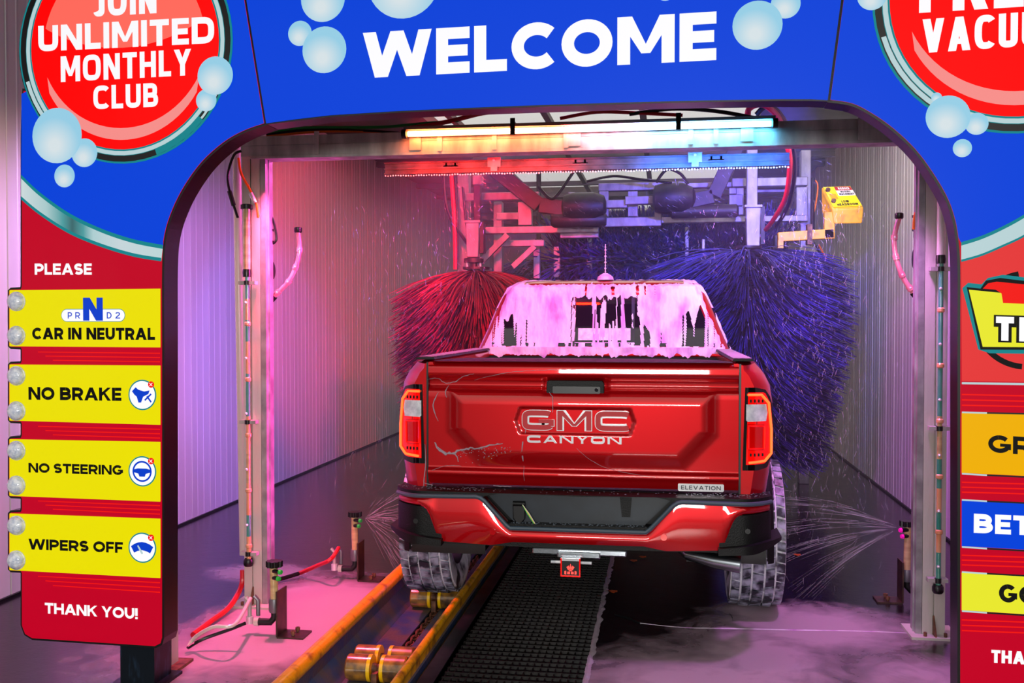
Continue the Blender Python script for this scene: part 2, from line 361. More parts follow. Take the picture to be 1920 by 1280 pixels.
# ------------------------------------------------------------------ lettering: strokes of a bold sans alphabet
def _arc(cx, cy, rx, ry, a0, a1, n=18, e=2.0):
    o = []
    for i in range(n + 1):
        a = math.radians(a0 + (a1 - a0) * i / n); c, s_ = math.cos(a), math.sin(a)
        o.append((cx + rx * math.copysign(abs(c) ** (2 / e), c), cy + ry * math.copysign(abs(s_) ** (2 / e), s_)))
    return o
def _strip(pts, w, closed=False):
    n = len(pts); L = []; R = []
    for i, p in enumerate(pts):
        a = pts[i - 1] if (closed or i > 0) else pts[i]; b = pts[(i + 1) % n] if (closed or i < n - 1) else pts[i]
        dx, dy = b[0] - a[0], b[1] - a[1]; l = math.hypot(dx, dy) or 1; nx, ny = -dy / l * w / 2, dx / l * w / 2
        L.append((p[0] + nx, p[1] + ny)); R.append((p[0] - nx, p[1] - ny))
    q = []
    for i in range(n if closed else n - 1):
        j = (i + 1) % n; q.append([L[i], L[j], R[j], R[i]])
    return q
WID = dict(W=1.22, M=.92, O=.84, C=.76, G=.80, D=.76, N=.76, U=.72, H=.74, A=.86, R=.70, B=.70, P=.68, E=.58, F=.56, L=.56, T=.66, S=.64, K=.74, V=.84, Y=.78, J=.5, Z=.62)
WID['2'] = .6; WID['X'] = .7
def glyph(ch, W, w, e=2.0):
    h = w / 2; r = lambda a, b, c, d: [(a, b), (c, b), (c, d), (a, d)]; d = w * 1.12
    if ch == 'I': return [r(0, 0, w, 1)], w
    if ch == '!': return [r(0, .3, w, 1), r(0, 0, w, .2)], w
    if ch == ' ': return [], .22
    if ch == 'L': return [r(0, 0, w, 1), r(w, 0, W, w * .95)], W
    if ch == 'E': return [r(0, 0, w, 1), r(w, 0, W, w * .92), r(w, 1 - w * .92, W, 1), r(w, .5 - w * .45, W * .94, .5 + w * .45)], W
    if ch == 'F': return [r(0, 0, w, 1), r(w, 1 - w * .92, W, 1), r(w, .45 - w * .45, W * .92, .45 + w * .45)], W
    if ch == 'T': return [r(0, 1 - w * .95, W, 1), r(W / 2 - h, 0, W / 2 + h, 1 - w * .95)], W
    if ch == 'H': return [r(0, 0, w, 1), r(W - w, 0, W, 1), r(w, .5 - w * .46, W - w, .5 + w * .46)], W
    if ch == 'N': return [r(0, 0, w, 1), r(W - w, 0, W, 1), [(0, 1), (w * 1.1, 1), (W, 0), (W - w * 1.1, 0)]], W
    if ch == 'M':
        c = W / 2; return [r(0, 0, w, 1), r(W - w, 0, W, 1), [(0, 1), (w * 1.15, 1), (c + w * .35, .22), (c - w * .35, .22)], [(W, 1), (W - w * 1.15, 1), (c - w * .35, .22), (c + w * .35, .22)]], W
    if ch == 'W':
        a, b = W * .27, W * .73; c = W / 2; k = d / 2
        return [[(0, 1), (d, 1), (a + k, 0), (a - k, 0)], [(a - k, 0), (a + k, 0), (c + k, 1), (c - k, 1)], [(c - k, 1), (c + k, 1), (b + k, 0), (b - k, 0)], [(b - k, 0), (b + k, 0), (W, 1), (W - d, 1)]], W
    if ch == 'V': return [[(0, 1), (d, 1), (W / 2 + d / 2, 0), (W / 2 - d / 2, 0)], [(W, 1), (W - d, 1), (W / 2 - d / 2, 0), (W / 2 + d / 2, 0)]], W
    if ch == 'A': return [[(0, 0), (d, 0), (W / 2 + d / 2, 1), (W / 2 - d / 2, 1)], [(W, 0), (W - d, 0), (W / 2 - d / 2, 1), (W / 2 + d / 2, 1)], r(W * .2, .2, W * .8, .2 + w * .8)], W
    if ch == 'Y': return [[(0, 1), (d, 1), (W / 2 + h, .42), (W / 2 - h, .42)], [(W, 1), (W - d, 1), (W / 2 - h, .42), (W / 2 + h, .42)], r(W / 2 - h, 0, W / 2 + h, .42)], W
    if ch == 'X': return [[(0, 1), (d, 1), (W, 0), (W - d, 0)], [(W, 1), (W - d, 1), (0, 0), (d, 0)]], W
    if ch == 'K': return [r(0, 0, w, 1), [(w * .8, .32), (w * .8, .60), (W - d, 1), (W, 1)], [(w * 1.2, .58), (w * 1.7, .72), (W, 0), (W - d * 1.05, 0)]], W
    if ch == 'O': return _strip(_arc(W / 2, .5, W / 2 - h, .5 - h, 0, 360, 36, e)[:-1], w, True), W
    if ch == 'C': rx = (W - w) / 1.72; return _strip(_arc(h + rx, .5, rx, .5 - h, 44, 316, 30, e), w), W
    if ch == 'G': return _strip(_arc(W / 2, .5, W / 2 - h, .5 - h, 42, 330, 30, e), w) + [r(W - w, min(.2, w), W, .54), r(W * .52, .54 - w * .72, W - w, .54)], W
    if ch == 'U':
        R = W / 2 - h; b = min(R, .5 - h) + h; return _strip([(h, 1)] + _arc(W / 2, b, R, b - h, 180, 360, 18, e) + [(W - h, 1)], w), W
    if ch == 'J':
        R = W / 2 - h; b = R + h; return _strip([(W - h, 1)] + _arc(W / 2, b, R, b - h, 0, -165, 16, e), w), W
    if ch == 'D':
        c = W * .42; return [r(0, 0, w, 1)] + _strip([(h, 1 - h)] + _arc(c, .5, W - h - c, .5 - h, 90, -90, 20, e) + [(h, h)], w), W
    if ch in 'PRB':
        y0 = .5 if ch == 'B' else .40; c = W * .5; q = [r(0, 0, w, 1)]; ry = (1 - h - y0) / 2
        q += _strip([(h, 1 - h)] + _arc(c, y0 + ry, (W * (.94 if ch == 'B' else 1)) - h - c, ry, 90, -90, 14, e) + [(h, y0)], w)
        if ch == 'B': ry = (y0 - h) / 2; q += _strip([(h, y0)] + _arc(c, h + ry, W - h - c, ry, 90, -90, 14, e) + [(h, h)], w)
        if ch == 'R': q.append([(W * .42, y0), (W * .42 + d, y0), (W, 0), (W - d * 1.05, 0)])
        return q, W
    if ch == 'S':
        ry = .25 - h / 2; rx = W / 2 - h
        p = _arc(W / 2, .5 + ry, rx, ry, 28, 270, 16, e) + _arc(W / 2, .5 - ry, rx, ry, 90, -152, 16, e)[1:]
        return _strip(p, w), W
    if ch == '2': return _strip(_arc(W / 2, .72, W / 2 - h, .28 - h, 165, -35, 14) + [(w * .75, w)], w) + [r(0, 0, W, w * .95)], W
    return [r(0, 0, W, 1)], W
def text(mb, s, p0, p1, height, fn, off, wt=.2, gap=.1, e=2.0, grow=0.0, space=.24):
    """fit s between the baseline points p0 and p1 (plane coordinates); fn(u, v, d) maps to space"""
    width = p1[0] - p0[0]; T = width / height
    fixed = 0; var = 0
    for c in s:
        if c in 'I!': fixed += wt
        elif c == ' ': fixed += space
        else: var += WID.get(c, .7)
    fixed += gap * (len(s) - 1); k = (T - fixed) / var if var else 1
    x = 0; j = 0
    for c in s:
        if c == ' ': x += space + gap; continue
        q, gw = glyph(c, WID.get(c, .7) * k, wt, e)
        for poly in q:
            j += 1
            if grow:   # fatten every piece a little (outline layer)
                cx = sum(a for a, b in poly) / len(poly); cy = sum(b for a, b in poly) / len(poly)
            pts = []
            for a, b in poly:
                if grow: a += math.copysign(grow, a - cx); b += math.copysign(grow, b - cy)
                t = (x + a) / T; pts.append((p0[0] + (x + a) * height, p0[1] + (p1[1] - p0[1]) * t + b * height))
            mb.add([fn(u, v, off + (j % 7) * 0.00006) for u, v in pts], [tuple(range(len(pts)))])
        x += gw + gap

# ================================================================== THE SETTING
XL, XR, ZC, YF, YB = -3.5, 1.93, 3.45, 1.9, 21.0
def structure(mb, name, m, **k): return mb.build(name, m, kind='structure', **k)
b = MB()   # floor slabs around the conveyor trench and the grated pit
b.box(XL - .3, -1.56, YF, YB, -.4, 0); b.box(-.32, XR + .3, YF, YB, -.4, 0)
b.box(-1.02, -.93, YF, YB, -.4, -.012); b.box(-1.56, -.93, YF, YB, -.5, -.22); b.box(-.93, -.32, YF, YB, -.5, -.3)
FL = structure(b, 'floor', 'floor', smooth=False)
b = MB().box(-14, 12, -24, YF, -.4, -.004)
structure(b, 'floor_outside', 'asphalt', smooth=False)
def ribbed_wall(name, X, side):
    b = MB(); b.box(min(X, X + side * .12), max(X, X + side * .12), YF, YB, 0, ZC + .3)
    wl = structure(b, name, 'wall', smooth=False)
    y = YF; k = 0
    pitch = .30
    rib = None
    while y < YB - pitch:
        # one roll-formed panel: flat with two raised ribs and a lap seam
        prof = [(0, 0), (.0, .008), (.010, .008), (.014, .004), (.085, .004), (.09, .0065), (.10, .0065), (.105, .004), (.185, .004), (.19, .0065), (.20, .0065), (.205, .004), (.292, .004)]
        if rib is None:
            p = MB()
            for z0, z1 in ((.0, ZC),):
                vs = [(X - side * dx, YF + yy, z) for z in (z0, z1) for yy, dx in prof]; n = len(prof)
                p.add(vs, [(i, i + 1, n + i + 1, n + i) for i in range(n - 1)])
            rib = p.build('wall_panel', 'wall', wl, smooth=False, recalc=False); o = rib
        else:
            o = rib.copy(); COL.objects.link(o); o.parent = wl
        o.location = (0, y - YF, 0); y += pitch; k += 1
    return wl
WLft = ribbed_wall('wall_left', XL, -1)
WRgt = ribbed_wall('wall_right', XR, 1)
b = MB(); b.box(XL - .1, XR + .1, YB, YB + .2, 0, ZC + .4)
structure(b, 'wall_back', 'wall', smooth=False)
# roof: corrugated deck with open skylight bays and steel purlins
b = MB(); bays = [(8.3, 11.9), (12.6, 15.2), (16.4, 19.2)]; edges = [YF] + [e for q in bays for e in q] + [YB]
for i in range(0, len(edges), 2):
    y0, y1 = edges[i], edges[i + 1]; n = int((y1 - y0) / .15)
    for k in range(n):
        a = y0 + (y1 - y0) * k / n; c = y0 + (y1 - y0) * (k + 1) / n; z = ZC + (.05 if k % 2 else 0); b.box(XL - .2, XR + .2, a, c, z, z + .06)
for y0, y1 in bays: b.box(XL - .2, -2.3, y0, y1, ZC, ZC + .1); b.box(.9, XR + .2, y0, y1, ZC, ZC + .1)
CE = structure(b, 'ceiling', 'skylight_frame', smooth=False)
for i, y in enumerate([y for q in bays for y in (q[0], (q[0] + q[1]) / 2, q[1])]):
    MB().box(XL, XR, y - .04, y + .04, ZC - .07, ZC - .01).build('purlin', 'skylight_frame', CE, smooth=False)
for x in (-2.0, -1.1, -.2): MB().box(x - .03, x + .03, 8.3, 19.2, ZC - .05, ZC - .0).build('purlin', 'skylight_frame', CE, smooth=False)
b = MB().box(XL + .0, XL + .02, YF, YB, 0, .015).box(XR - .02, XR, YF, YB, 0, .015)
structure(b, 'baseboard_seam', 'pit', smooth=False)

# ================================================================== THE ENTRANCE ARCH
PHI = math.radians(2.5); AO = Vector((-.44, 3.68, 0)); AU = Vector((math.cos(PHI), -math.sin(PHI), 0)); AN = Vector((math.sin(PHI), math.cos(PHI), 0))
arch = thing('entrance_arch', 'illuminated blue and red entrance arch reading WELCOME over the wash bay', 'arch', AO, -PHI)
def A(px, py):
    d = ray(px, py); t = (AO - C0).dot(AN) / d.dot(AN); P = C0 + d * t - AO
    return (P.dot(AU), P.z)
def AF(u, v, d): return AO + AU * u + AN * (-d) + Vector((0, 0, v))     # d > 0 comes towards the viewer
def AP(l): return [A(*p) for p in l]
def scal(px, py): a = A(px - 20, py); c = A(px + 20, py); return (c[0] - a[0]) / 40
TOPV = 3.25
def up(p, q):   # extend line p->q (pixels) to height TOPV
    a, c = A(*p), A(*q); t = (TOPV - a[1]) / (c[1] - a[1]); return (a[0] + (c[0] - a[0]) * t, TOPV)
seamL0, seamR0 = A(495, 231), A(1557, 187)
seamL1, seamR1 = up((495, 231), (458, 0)), up((1557, 187), (1582, 0))
inL = spline([(a[0], a[1], 0) for a in AP([(303, 1195), (303, 900), (303, 640), (303, 500), (308, 440), (323, 392), (346, 347), (378, 303), (418, 267), (456, 245), (495, 231)])], 4)
inL = [(p.x, p.y) for p in inL]
inR = spline([(a[0], a[1], 0) for a in AP([(1801, 1310), (1801, 900), (1801, 640), (1801, 500), (1797, 445), (1789, 404), (1774, 365), (1747, 320), (1716, 279), (1677, 242), (1638, 214), (1599, 194), (1557, 187)])], 4)
inR = [(p.x, p.y) for p in inR]
bulbs_y = [(565, 629), (704, 770), (844, 909), (984, 1049)]
plates = [(543, 650, 541, 651), (682, 789, 685, 796), (822, 930, 828, 940), (961, 1069, 972, 1083)]
# left outline from the bottom up the outer edge with its four tabs
outer = [(60, 1196), (47, 1188), (41, 1172)]
for (a, c, _, _) in reversed(plates):
    outer += [(41, c + 5), (39, c + 1), (20, c), (17, c - 3), (17, a + 3), (20, a), (39, a - 1), (41, a - 6)]
outer += [(41, 430), (41, 250), (43, 190), (44, 170)]
badL = dict(l=A(38, 95), r=A(437, 88), b=A(230, 307)); badL['R'] = (badL['r'][0] - badL['l'][0]) / 2
badL['c'] = ((badL['l'][0] + badL['r'][0]) / 2, badL['b'][1] + badL['R'])
cLx, cLy, RL = badL['c'][0], badL['c'][1], badL['R']
arcL = [(cLx + RL * math.cos(math.radians(a)), cLy + RL * math.sin(math.radians(a))) for a in range(200, 110, -6)]
outL = AP(outer) + arcL + [(arcL[-1][0] + .03, arcL[-1][1] + .1), (arcL[-1][0] + .03, TOPV)]
botL = AP([(293, 1209), (301, 1203)])
polyL = [A(290, 1211)] + outL + [seamL1] + list(reversed(inL))[:-1] + [A(303, 1195), A(300, 1206)]
def flat(mb, pts, d): mb.sheet(pts, AF, d)
def slab(name, pts, m, parent, d0, d1, **k): return MB().prism(pts, AF, d0, d1).build(name, m, parent, smooth=False, **k)
pl = slab('side_panel', polyL, 'red', arch, 0, -.05, label='left leg panel with driving instructions and a club badge')
# black trim round the panel (slightly larger, behind)
def offset_poly(pts, d):
    n = len(pts); o = []
    area_ = sum(pts[i][0] * pts[(i + 1) % n][1] - pts[(i + 1) % n][0] * pts[i][1] for i in range(n)); sg = 1 if area_ > 0 else -1
    for i in range(n):
        a, p, c = pts[i - 1], pts[i], pts[(i + 1) % n]
        e1 = Vector((p[0] - a[0], p[1] - a[1])); e2 = Vector((c[0] - p[0], c[1] - p[1]))
        e1 = e1.normalized() if e1.length > 1e-7 else e2.normalized(); e2 = e2.normalized() if e2.length > 1e-7 else e1
        nn = Vector((e1.y + e2.y, -(e1.x + e2.x))) * sg
        l = nn.length or 1; nn = nn / l; k = 1 / max(.5, nn.dot(Vector((e1.y, -e1.x)) * sg))
        o.append((p[0] + nn.x * d * k, p[1] + nn.y * d * k))
    return o
slab('panel_trim', offset_poly(polyL, .009), 'trim_black', pl, -.004, -.11)
hdr = AP([(555, 223), (619, 215.6), (744, 207.8), (869, 202), (1000, 197), (1169, 191.5), (1315, 187.8), (1460, 185.5), (1520, 185.5)])
hd = slab('header_panel', [(seamL0[0] + .009, seamL0[1])] + hdr + [(seamR0[0] - .009, seamR0[1]), (seamR1[0] - .009, TOPV), (seamL1[0] + .009, TOPV)], 'blue', arch, 0, -.05)
slab('panel_trim', [(seamL0[0] - .006, seamL0[1] - .006)] + [(u, v - .006) for u, v in hdr] + [(seamR0[0] + .006, seamR0[1] - .006), (seamR1[0] + .006, TOPV), (seamL1[0] - .006, TOPV)], 'trim_black', hd, -.004, -.11)
# right side panel (mirror-like, runs out of the picture)
uo = 2 * ((inL[0][0] + inR[0][0]) / 2) - A(41, 700)[0]
bR = dict(l=A(1635, 20), b=A(1895, 251)); RR = RL; cRx = bR['l'][0] + RR; cRy = bR['b'][1] + RR
arcR = [(cRx + RR * math.cos(math.radians(a)), cRy + RR * math.sin(math.radians(a))) for a in range(70, -21, -6)]
yb = A(1801, 1310)[1]
polyR = [inR[0]] + inR + [seamR1, (arcR[0][0] - .03, TOPV)] + arcR + [(uo, cRy - .45), (uo, yb + .03), (uo - .03, yb), ]
pr = slab('side_panel', polyR, 'red', arch, 0, -.05, label='right leg panel with vacuum badge and wash menu')
slab('panel_trim', offset_poly(polyR, .009), 'trim_black', pr, -.004, -.11)
# the dark lining of the opening
rim = [(p[0], p[1]) for p in inL] + hdr + [(p[0], p[1]) for p in reversed(inR)]
b = MB(); n = len(rim); W_ = .125
b.add([AF(u, v, -.004) for u, v in rim] + [AF(u, v, -W_) for u, v in rim], [(i, i + 1, n + i + 1, n + i) for i in range(n - 1)])
ri2 = [(u + (-.012 if i < n / 2 else .012), v + .012) for i, (u, v) in enumerate(rim)]
b.add([AF(u, v, -.004) for u, v in ri2] + [AF(u, v, -W_) for u, v in ri2], [(n + i, n + i + 1, i + 1, i) for i in range(n - 1)])
b.add([AF(u, v, -W_) for u, v in rim] + [AF(u, v, -W_) for u, v in ri2], [(i, i + 1, n + i + 1, n + i) for i in range(n - 1)])
ln = b.build('opening_lining', 'lining', arch, angle=50, recalc=False)
b = MB()
for i in range(4, n - 4, 5):
    u, v = rim[i]
    if 1: b.ball(AF(u + (.004 if i < n / 2 else -.004), v - .002, -.10), .006, 6, 4)
b.build('screw', 'rust', ln)
# legs below the panels
for (px, py, lab) in ((251, 1255, None), (1900, 1280, None)):
    u = A(px, py)[0]
    b = MB(); p = AF(u, 0, -.09); b.box(p.x - .075, p.x + .075, p.y - .07, p.y + .07, 0.006, .55); b.box(p.x - .11, p.x + .11, p.y - .1, p.y + .1, 0, .012)
    b.build('support_leg', 'leg', arch, smooth=False)

LY = .0012
# ---- left panel prints
def band_mat(name, u0, u1, stops):
    m = printed(name, '#c4e0e4', 0.6); n = m.node_tree.nodes; L = m.node_tree.links; b_ = n['Principled BSDF']
    t = n.new('ShaderNodeTexCoord'); sp = n.new('ShaderNodeSeparateXYZ'); L.new(t.outputs['Object'], sp.inputs[0]); mr = n.new('ShaderNodeMapRange')
    mr.inputs[1].default_value, mr.inputs[2].default_value = u0, u1; L.new(sp.outputs['X'], mr.inputs[0]); r = n.new('ShaderNodeValToRGB'); L.new(mr.outputs[0], r.inputs[0])
    e = r.color_ramp.elements; e[0].color = lin(stops[0][1]); e[1].color = lin(stops[-1][1]); e[0].position = stops[0][0]; e[1].position = stops[-1][0]
    for p_, c_ in stops[1:-1]: q = e.new(p_); q.color = lin(c_)
    L.new(r.outputs[0], b_.inputs['Emission Color']); return m
M['band_left'] = band_mat('chrome_wave_print', A(41, 400)[0], A(303, 470)[0], [(0, '#dceaec'), (.18, '#b4d8da'), (.30, '#3ca0a4'), (.37, '#0c5a60'), (.45, '#3ca0a4'), (.52, '#b8dce0'), (.7, '#d4e4ea'), (1, '#c8e4e6')])
blueL = AP([(46, 330)]) ; 
def curve_px(l, n=6): return [(p.x, p.y) for p in spline([(a[0], a[1], 0) for a in AP(l)], n)]
bandT = curve_px([(40, 329), (75, 362), (130, 401), (190, 430), (250, 450), (306, 461)])
bandB = curve_px([(40, 373), (75, 402), (130, 437), (190, 462), (250, 480), (303, 489)])
uOutL = A(42, 300)[0]
inUp = [p for p in inL if p[1] > bandT[-1][1]]
flatL = bandT + inUp + [seamL1, (outL[-1][0] + .004, TOPV)] + [(x + .004, y) for x, y in reversed(arcL)] + [(outL[-6][0] * 0 + A(41, 176)[0] - .001, A(41, 176)[1]), (A(40.5, 195)[0], A(40.5, 195)[1]), A(40.5, 250)]
MB().prism(flatL, AF, 0, LY).build('blue_field', 'blue', pl, smooth=False)
b = MB(); b.sheet(bandT + [(p[0], p[1]) for p in reversed(bandB)], AF, LY * 1.5); b.build('wave_band', 'band_left', pl, smooth=False)
def shifted(l, dv): return [(u, v + dv) for u, v in l]
b = MB(); b.sheet(shifted(bandT, .004) + list(reversed(shifted(bandT, -.012))), AF, LY * 2); b.sheet(shifted(bandB, .012) + list(reversed(shifted(bandB, -.002))), AF, LY * 2); b.build('band_edge', 'teal_print', pl, smooth=False)
def ellipse(c, R, n=48, a0=0, a1=360): return [(c[0] + R * math.cos(math.radians(a0 + (a1 - a0) * i / n)), c[1] + R * math.sin(math.radians(a0 + (a1 - a0) * i / n))) for i in range(n if a1 - a0 == 360 else n + 1)]
def ringsheet(b, c, r0, r1, d, a0=0, a1=360, n=64):
    m = max(4, int(n * (a1 - a0) / 360)); vs = []
    for i in range(m + 1):
        a = math.radians(a0 + (a1 - a0) * i / m); vs += [AF(c[0] + r * math.cos(a), c[1] + r * math.sin(a), d) for r in (r0, r1)]
    b.add(vs, [(2 * i, 2 * i + 1, 2 * i + 3, 2 * i + 2) for i in range(m)])
def badge(parent, c, R, right=False):
    b = MB(); b.prism(ellipse(c, R, 64), AF, LY, .006); b.build('badge_rim', 'teal_print', parent, smooth=False)
    b = MB(); ringsheet(b, c, R * .935, R * .985, .0066); b.build('badge_ring', 'trim_black', parent, smooth=False)
    b = MB()
    ringsheet(b, c, R * .895, R * .93, .0068)
    b.build('badge_ring', 'silver_print', parent, smooth=False)
    for r0, r1, dd, a0, a1, m in ((.94, .975, .0070, 196, 236, 'silver_print'), (.955, .975, .0070, 296, 332, 'silver_print'), (.94, .985, .0073, 236, 252, 'teal_print'), (.93, .985, .0073, 288, 318, 'teal_print')):
        b = MB(); ringsheet(b, c, R * r0, R * r1, dd, a0, a1); b.build('ring_shine', m, parent, smooth=False)
    MB().prism(ellipse(c, R * .88, 64), AF, LY, .0076).build('badge_disc', 'red_hot', parent, smooth=False)
    # glassy highlight on the upper part and a crescent low down
    hi = ellipse((c[0], c[1] + R * 1.44), R * 1.46, 20, 240.5, 299.5) + ellipse(c, R * .76, 24, 14, 166)
    b = MB(); b.sheet(hi, AF, .0082); b.build('badge_highlight', 'red_light', parent, smooth=False)
    cr_ = ellipse((c[0], c[1] + .0), R * .80, 26, 208, 328) + list(reversed(ellipse((c[0] + .0, c[1] + R * .10), R * .80, 26, 205, 331)))
    b = MB(); b.sheet(cr_, AF, .0084); b.build('badge_crescent', 'pink', parent, smooth=False)
badge(pl, (cLx, cLy), RL); 
def put_text(parent, s, L, Rr, yt, m, d, wt=.2, gap=.1, e=2.0, name='lettering', space=.30):
    p0, p1 = A(*L), A(*Rr); h = A(L[0], yt)[1] - p0[1]; b = MB(); text(b, s, p0, p1, h, AF, d, wt, gap, e, space=space); return b.build(name, m, parent, smooth=False, recalc=False)
put_text(pl, 'JOIN', (178, 33), (296, 26), -22, 'white', .0100, .22, .12, 3)
put_text(pl, 'UNLIMITED', (75, 98), (404, 82), 50, 'white', .0100, .245, .12, 3.2)
put_text(pl, 'MONTHLY', (117, 155), (361, 142), 107, 'white', .0100, .205, .12, 3.2)
put_text(pl, 'CLUB', (178, 206), (299, 201), 162, 'white', .0100, .21, .12, 3)
def bubble(parent, px, py, r, d):
    c = A(px, py); R = r * scal(px, py)
    b = MB(); b.prism([(R * math.cos(2 * PI * i / 36), R * math.sin(2 * PI * i / 36)) for i in range(36)], lambda u, v, dd: Vector((u / R, -dd, v / R)), 0, .0012)
    o = b.build('bubble_print', 'bubble', None, smooth=False); o.parent = parent; o.location = (c[0], -d, c[1]); o.scale = (R, 1, R)
    b2 = MB(); 
    return o
for q in ((161, 287, 24, .0092), (110, 255, 46, .0106), (122, 330, 19, .0030), (389, 189, 19, .0092), (406, 143, 33, .0106)): bubble(pl, *q)
put_text(pl, 'PLEASE', (66, 515), (173, 515), 494, 'white', .0030, .25, .09)
put_text(pl, 'THANK YOU!', (85, 1149), (259, 1160), 1129, 'white', .0030, .25, .07)
# instruction plates
words = ['CAR IN NEUTRAL', 'NO BRAKE', 'NO STEERING', 'WIPERS OFF']
for i, (a, c, e_, g) in enumerate(plates):
    pt = [A(19, c - 1), A(301, g), A(301, e_), A(19, a + 1)]
    o = MB().prism(pt, AF, 0, .004).build('instruction_plate', 'yellow', pl, smooth=False)
    x0, y0 = (62, 635) if i == 0 else (55, (0, 749, 887, 1030)[i])
    L_ = [(62, 636), (55, 749), (55, 885), (55, 1029)][i]; R_ = [(292, 637), (229, 751), (232, 890), (232, 1036)][i]; T_ = [614, 725, 867, 1009][i]
    put_text(pl, words[i], L_, R_, T_, 'black_print', .0050, .26, .09 if i else .08)
    if i:
        cc = A(268, (0, 740, 883, 1026)[i]); R = 25 * scal(268, 740)
        ic = MB().prism(ellipse(cc, R * 1.04, 40), AF, .004, .0048).build('icon_ring', 'teal_print', pl, smooth=False)
        MB().prism(ellipse((cc[0] + .0, cc[1]), R * .95, 40), AF, .0048, .0054).build('icon_disc', 'white', pl, smooth=False)
        b = MB(); s_ = R / 25; Q = lambda l: [(cc[0] + x * s_, cc[1] + y * s_) for x, y in l]
        if i == 1:
            b.sheet(Q([(-19, 6), (-12, 13), (-7, 9), (4, 6), (14, 8), (12, 2), (2, -3), (-2, -13), (-7, -13), (-10, -3), (-14, 0)]), AF, .0064)
            b.sheet(Q([(4, -8), (16, 3), (18, 1), (6, -10)]), AF, .0066); b.sheet(Q([(10, -1), (18, -11), (16, -13), (8, -3)]), AF, .0067)
        elif i == 2:
            ringsheet(b, (cc[0], cc[1]), R * .60, R * .72, .0064)
            b.sheet(Q([(-16, 3), (-8, 5), (8, 5), (16, 3), (15, -2), (7, -4), (5, -9), (-5, -9), (-7, -4), (-15, -2)]), AF, .0066)
            ringsheet(b, (cc[0], cc[1]), R * .6, R * .72, .0064)
        else:
            b.sheet(Q([(-21, 2), (-14, 6.5), (-7, 9), (0, 10), (7, 9), (14, 6.5), (21, 2), (15, -9), (9, -6), (0, -4), (-9, -6), (-15, -9)]), AF, .0064)
        b.build('icon_symbol', 'blue_print', pl, smooth=False)
        if i == 3:
            b = MB(); b.sheet(Q([(-9, 3), (-7, 4.5), (1, -7), (2, -10), (-1, -11), (-3, -8)]), AF, .0070); b.build('icon_symbol', 'silver_print', pl, smooth=False)
        cx_ = (cc[0] + 17 * s_, cc[1] + 18 * s_)
        MB().prism(ellipse(cx_, 5.5 * s_, 20), AF, .0054, .0072).build('icon_cross_disc', 'red_line', pl, smooth=False)
        b = MB(); b.sheet([(cx_[0] + x * s_, cx_[1] + y * s_) for x, y in [(-3, -2.2), (2.2, 3), (3, 2.2), (-2.2, -3)]], AF, .0080); b.sheet([(cx_[0] + x * s_, cx_[1] + y * s_) for x, y in [(-3, 2.2), (-2.2, 3), (3, -2.2), (2.2, -3)]], AF, .0081)
        b.build('icon_cross', 'white', pl, smooth=False)
    else:
        p0, p1 = A(117, 602), A(235, 602); h = A(117, 580)[1] - p0[1]; r = h / 2; cy_ = p0[1] + r
        pill = [(p0[0] + r + r * math.cos(math.radians(t)), cy_ + r * math.sin(math.radians(t))) for t in range(90, 271, 15)] + [(p1[0] - r + r * math.cos(math.radians(t)), cy_ + r * math.sin(math.radians(t))) for t in range(-90, 91, 15)]
        MB().prism(offset_poly(pill, .0022), AF, .004, .0046).build('gear_strip_edge', 'teal_print', pl, smooth=False)
        MB().prism(pill, AF, .0046, .0054).build('gear_strip', 'white', pl, smooth=False)
        for ch, xa, xb in (('P', 129, 137), ('R', 143, 152), ('D', 202, 211), ('2', 218, 227)): put_text(pl, ch, (xa, 597), (xb, 597), 585, 'blue_print', .0064, .17, .1, name='gear_letter')
        put_text(pl, 'N', (158, 601), (195, 601), 558, 'blue_print', .0074, .30, .1)
# thin speed lines between the plates
for (ys, ye) in ((651, 682), (790, 822), (930, 961), (1070, 1105)):
    b = MB()
    for k in range(3):
        y = ys + (ye - ys) * (.25 + .25 * k); x0 = 72 + 14 * k; sl = .0001 * (y - 560)
        b.sheet([A(x0, y), A(301, y + sl * 230), A(301, y + sl * 230 + 2.2), A(x0, y + 1.6)], AF, .0026 + .0001 * k)
    b.build('speed_lines', 'red_line', pl, smooth=False)
for ya, yb_ in bulbs_y:
    for y in (ya, yb_):
        c = A(33, y); R = 15 * scal(33, y)
        prof = [(R * 1.08, 0), (R * 1.08, .006), (R, .008)] + [(R * math.cos(math.radians(t)), .008 + R * .62 * math.sin(math.radians(t))) for t in range(10, 90, 10)] + [(R * .02, .008 + R * .62)]
        b = MB(); b.lathe(prof, (0, 0, 0), 'y', 24)
        b.v = [(x + AF(c[0], c[1], 0).x, AF(c[0], c[1], .004).y - y_, z + c[1]) for x, y_, z in b.v]
        b.build('round_lamp', 'lamp_dome', pl)
# ---- header prints
put_text(hd, 'WELCOME', (681, 147), (1343, 113), 62, 'white', .0030, .27, .10)
for q in ((606, -2, 41, .003), (563, 63, 22, .003), (609, 94, 41, .0045), (757, -36, 68, .003), (1473, 8, 28, .003), (1420, 48, 47, .0045), (1248, -18, 20, .003)): bubble(hd, *q)
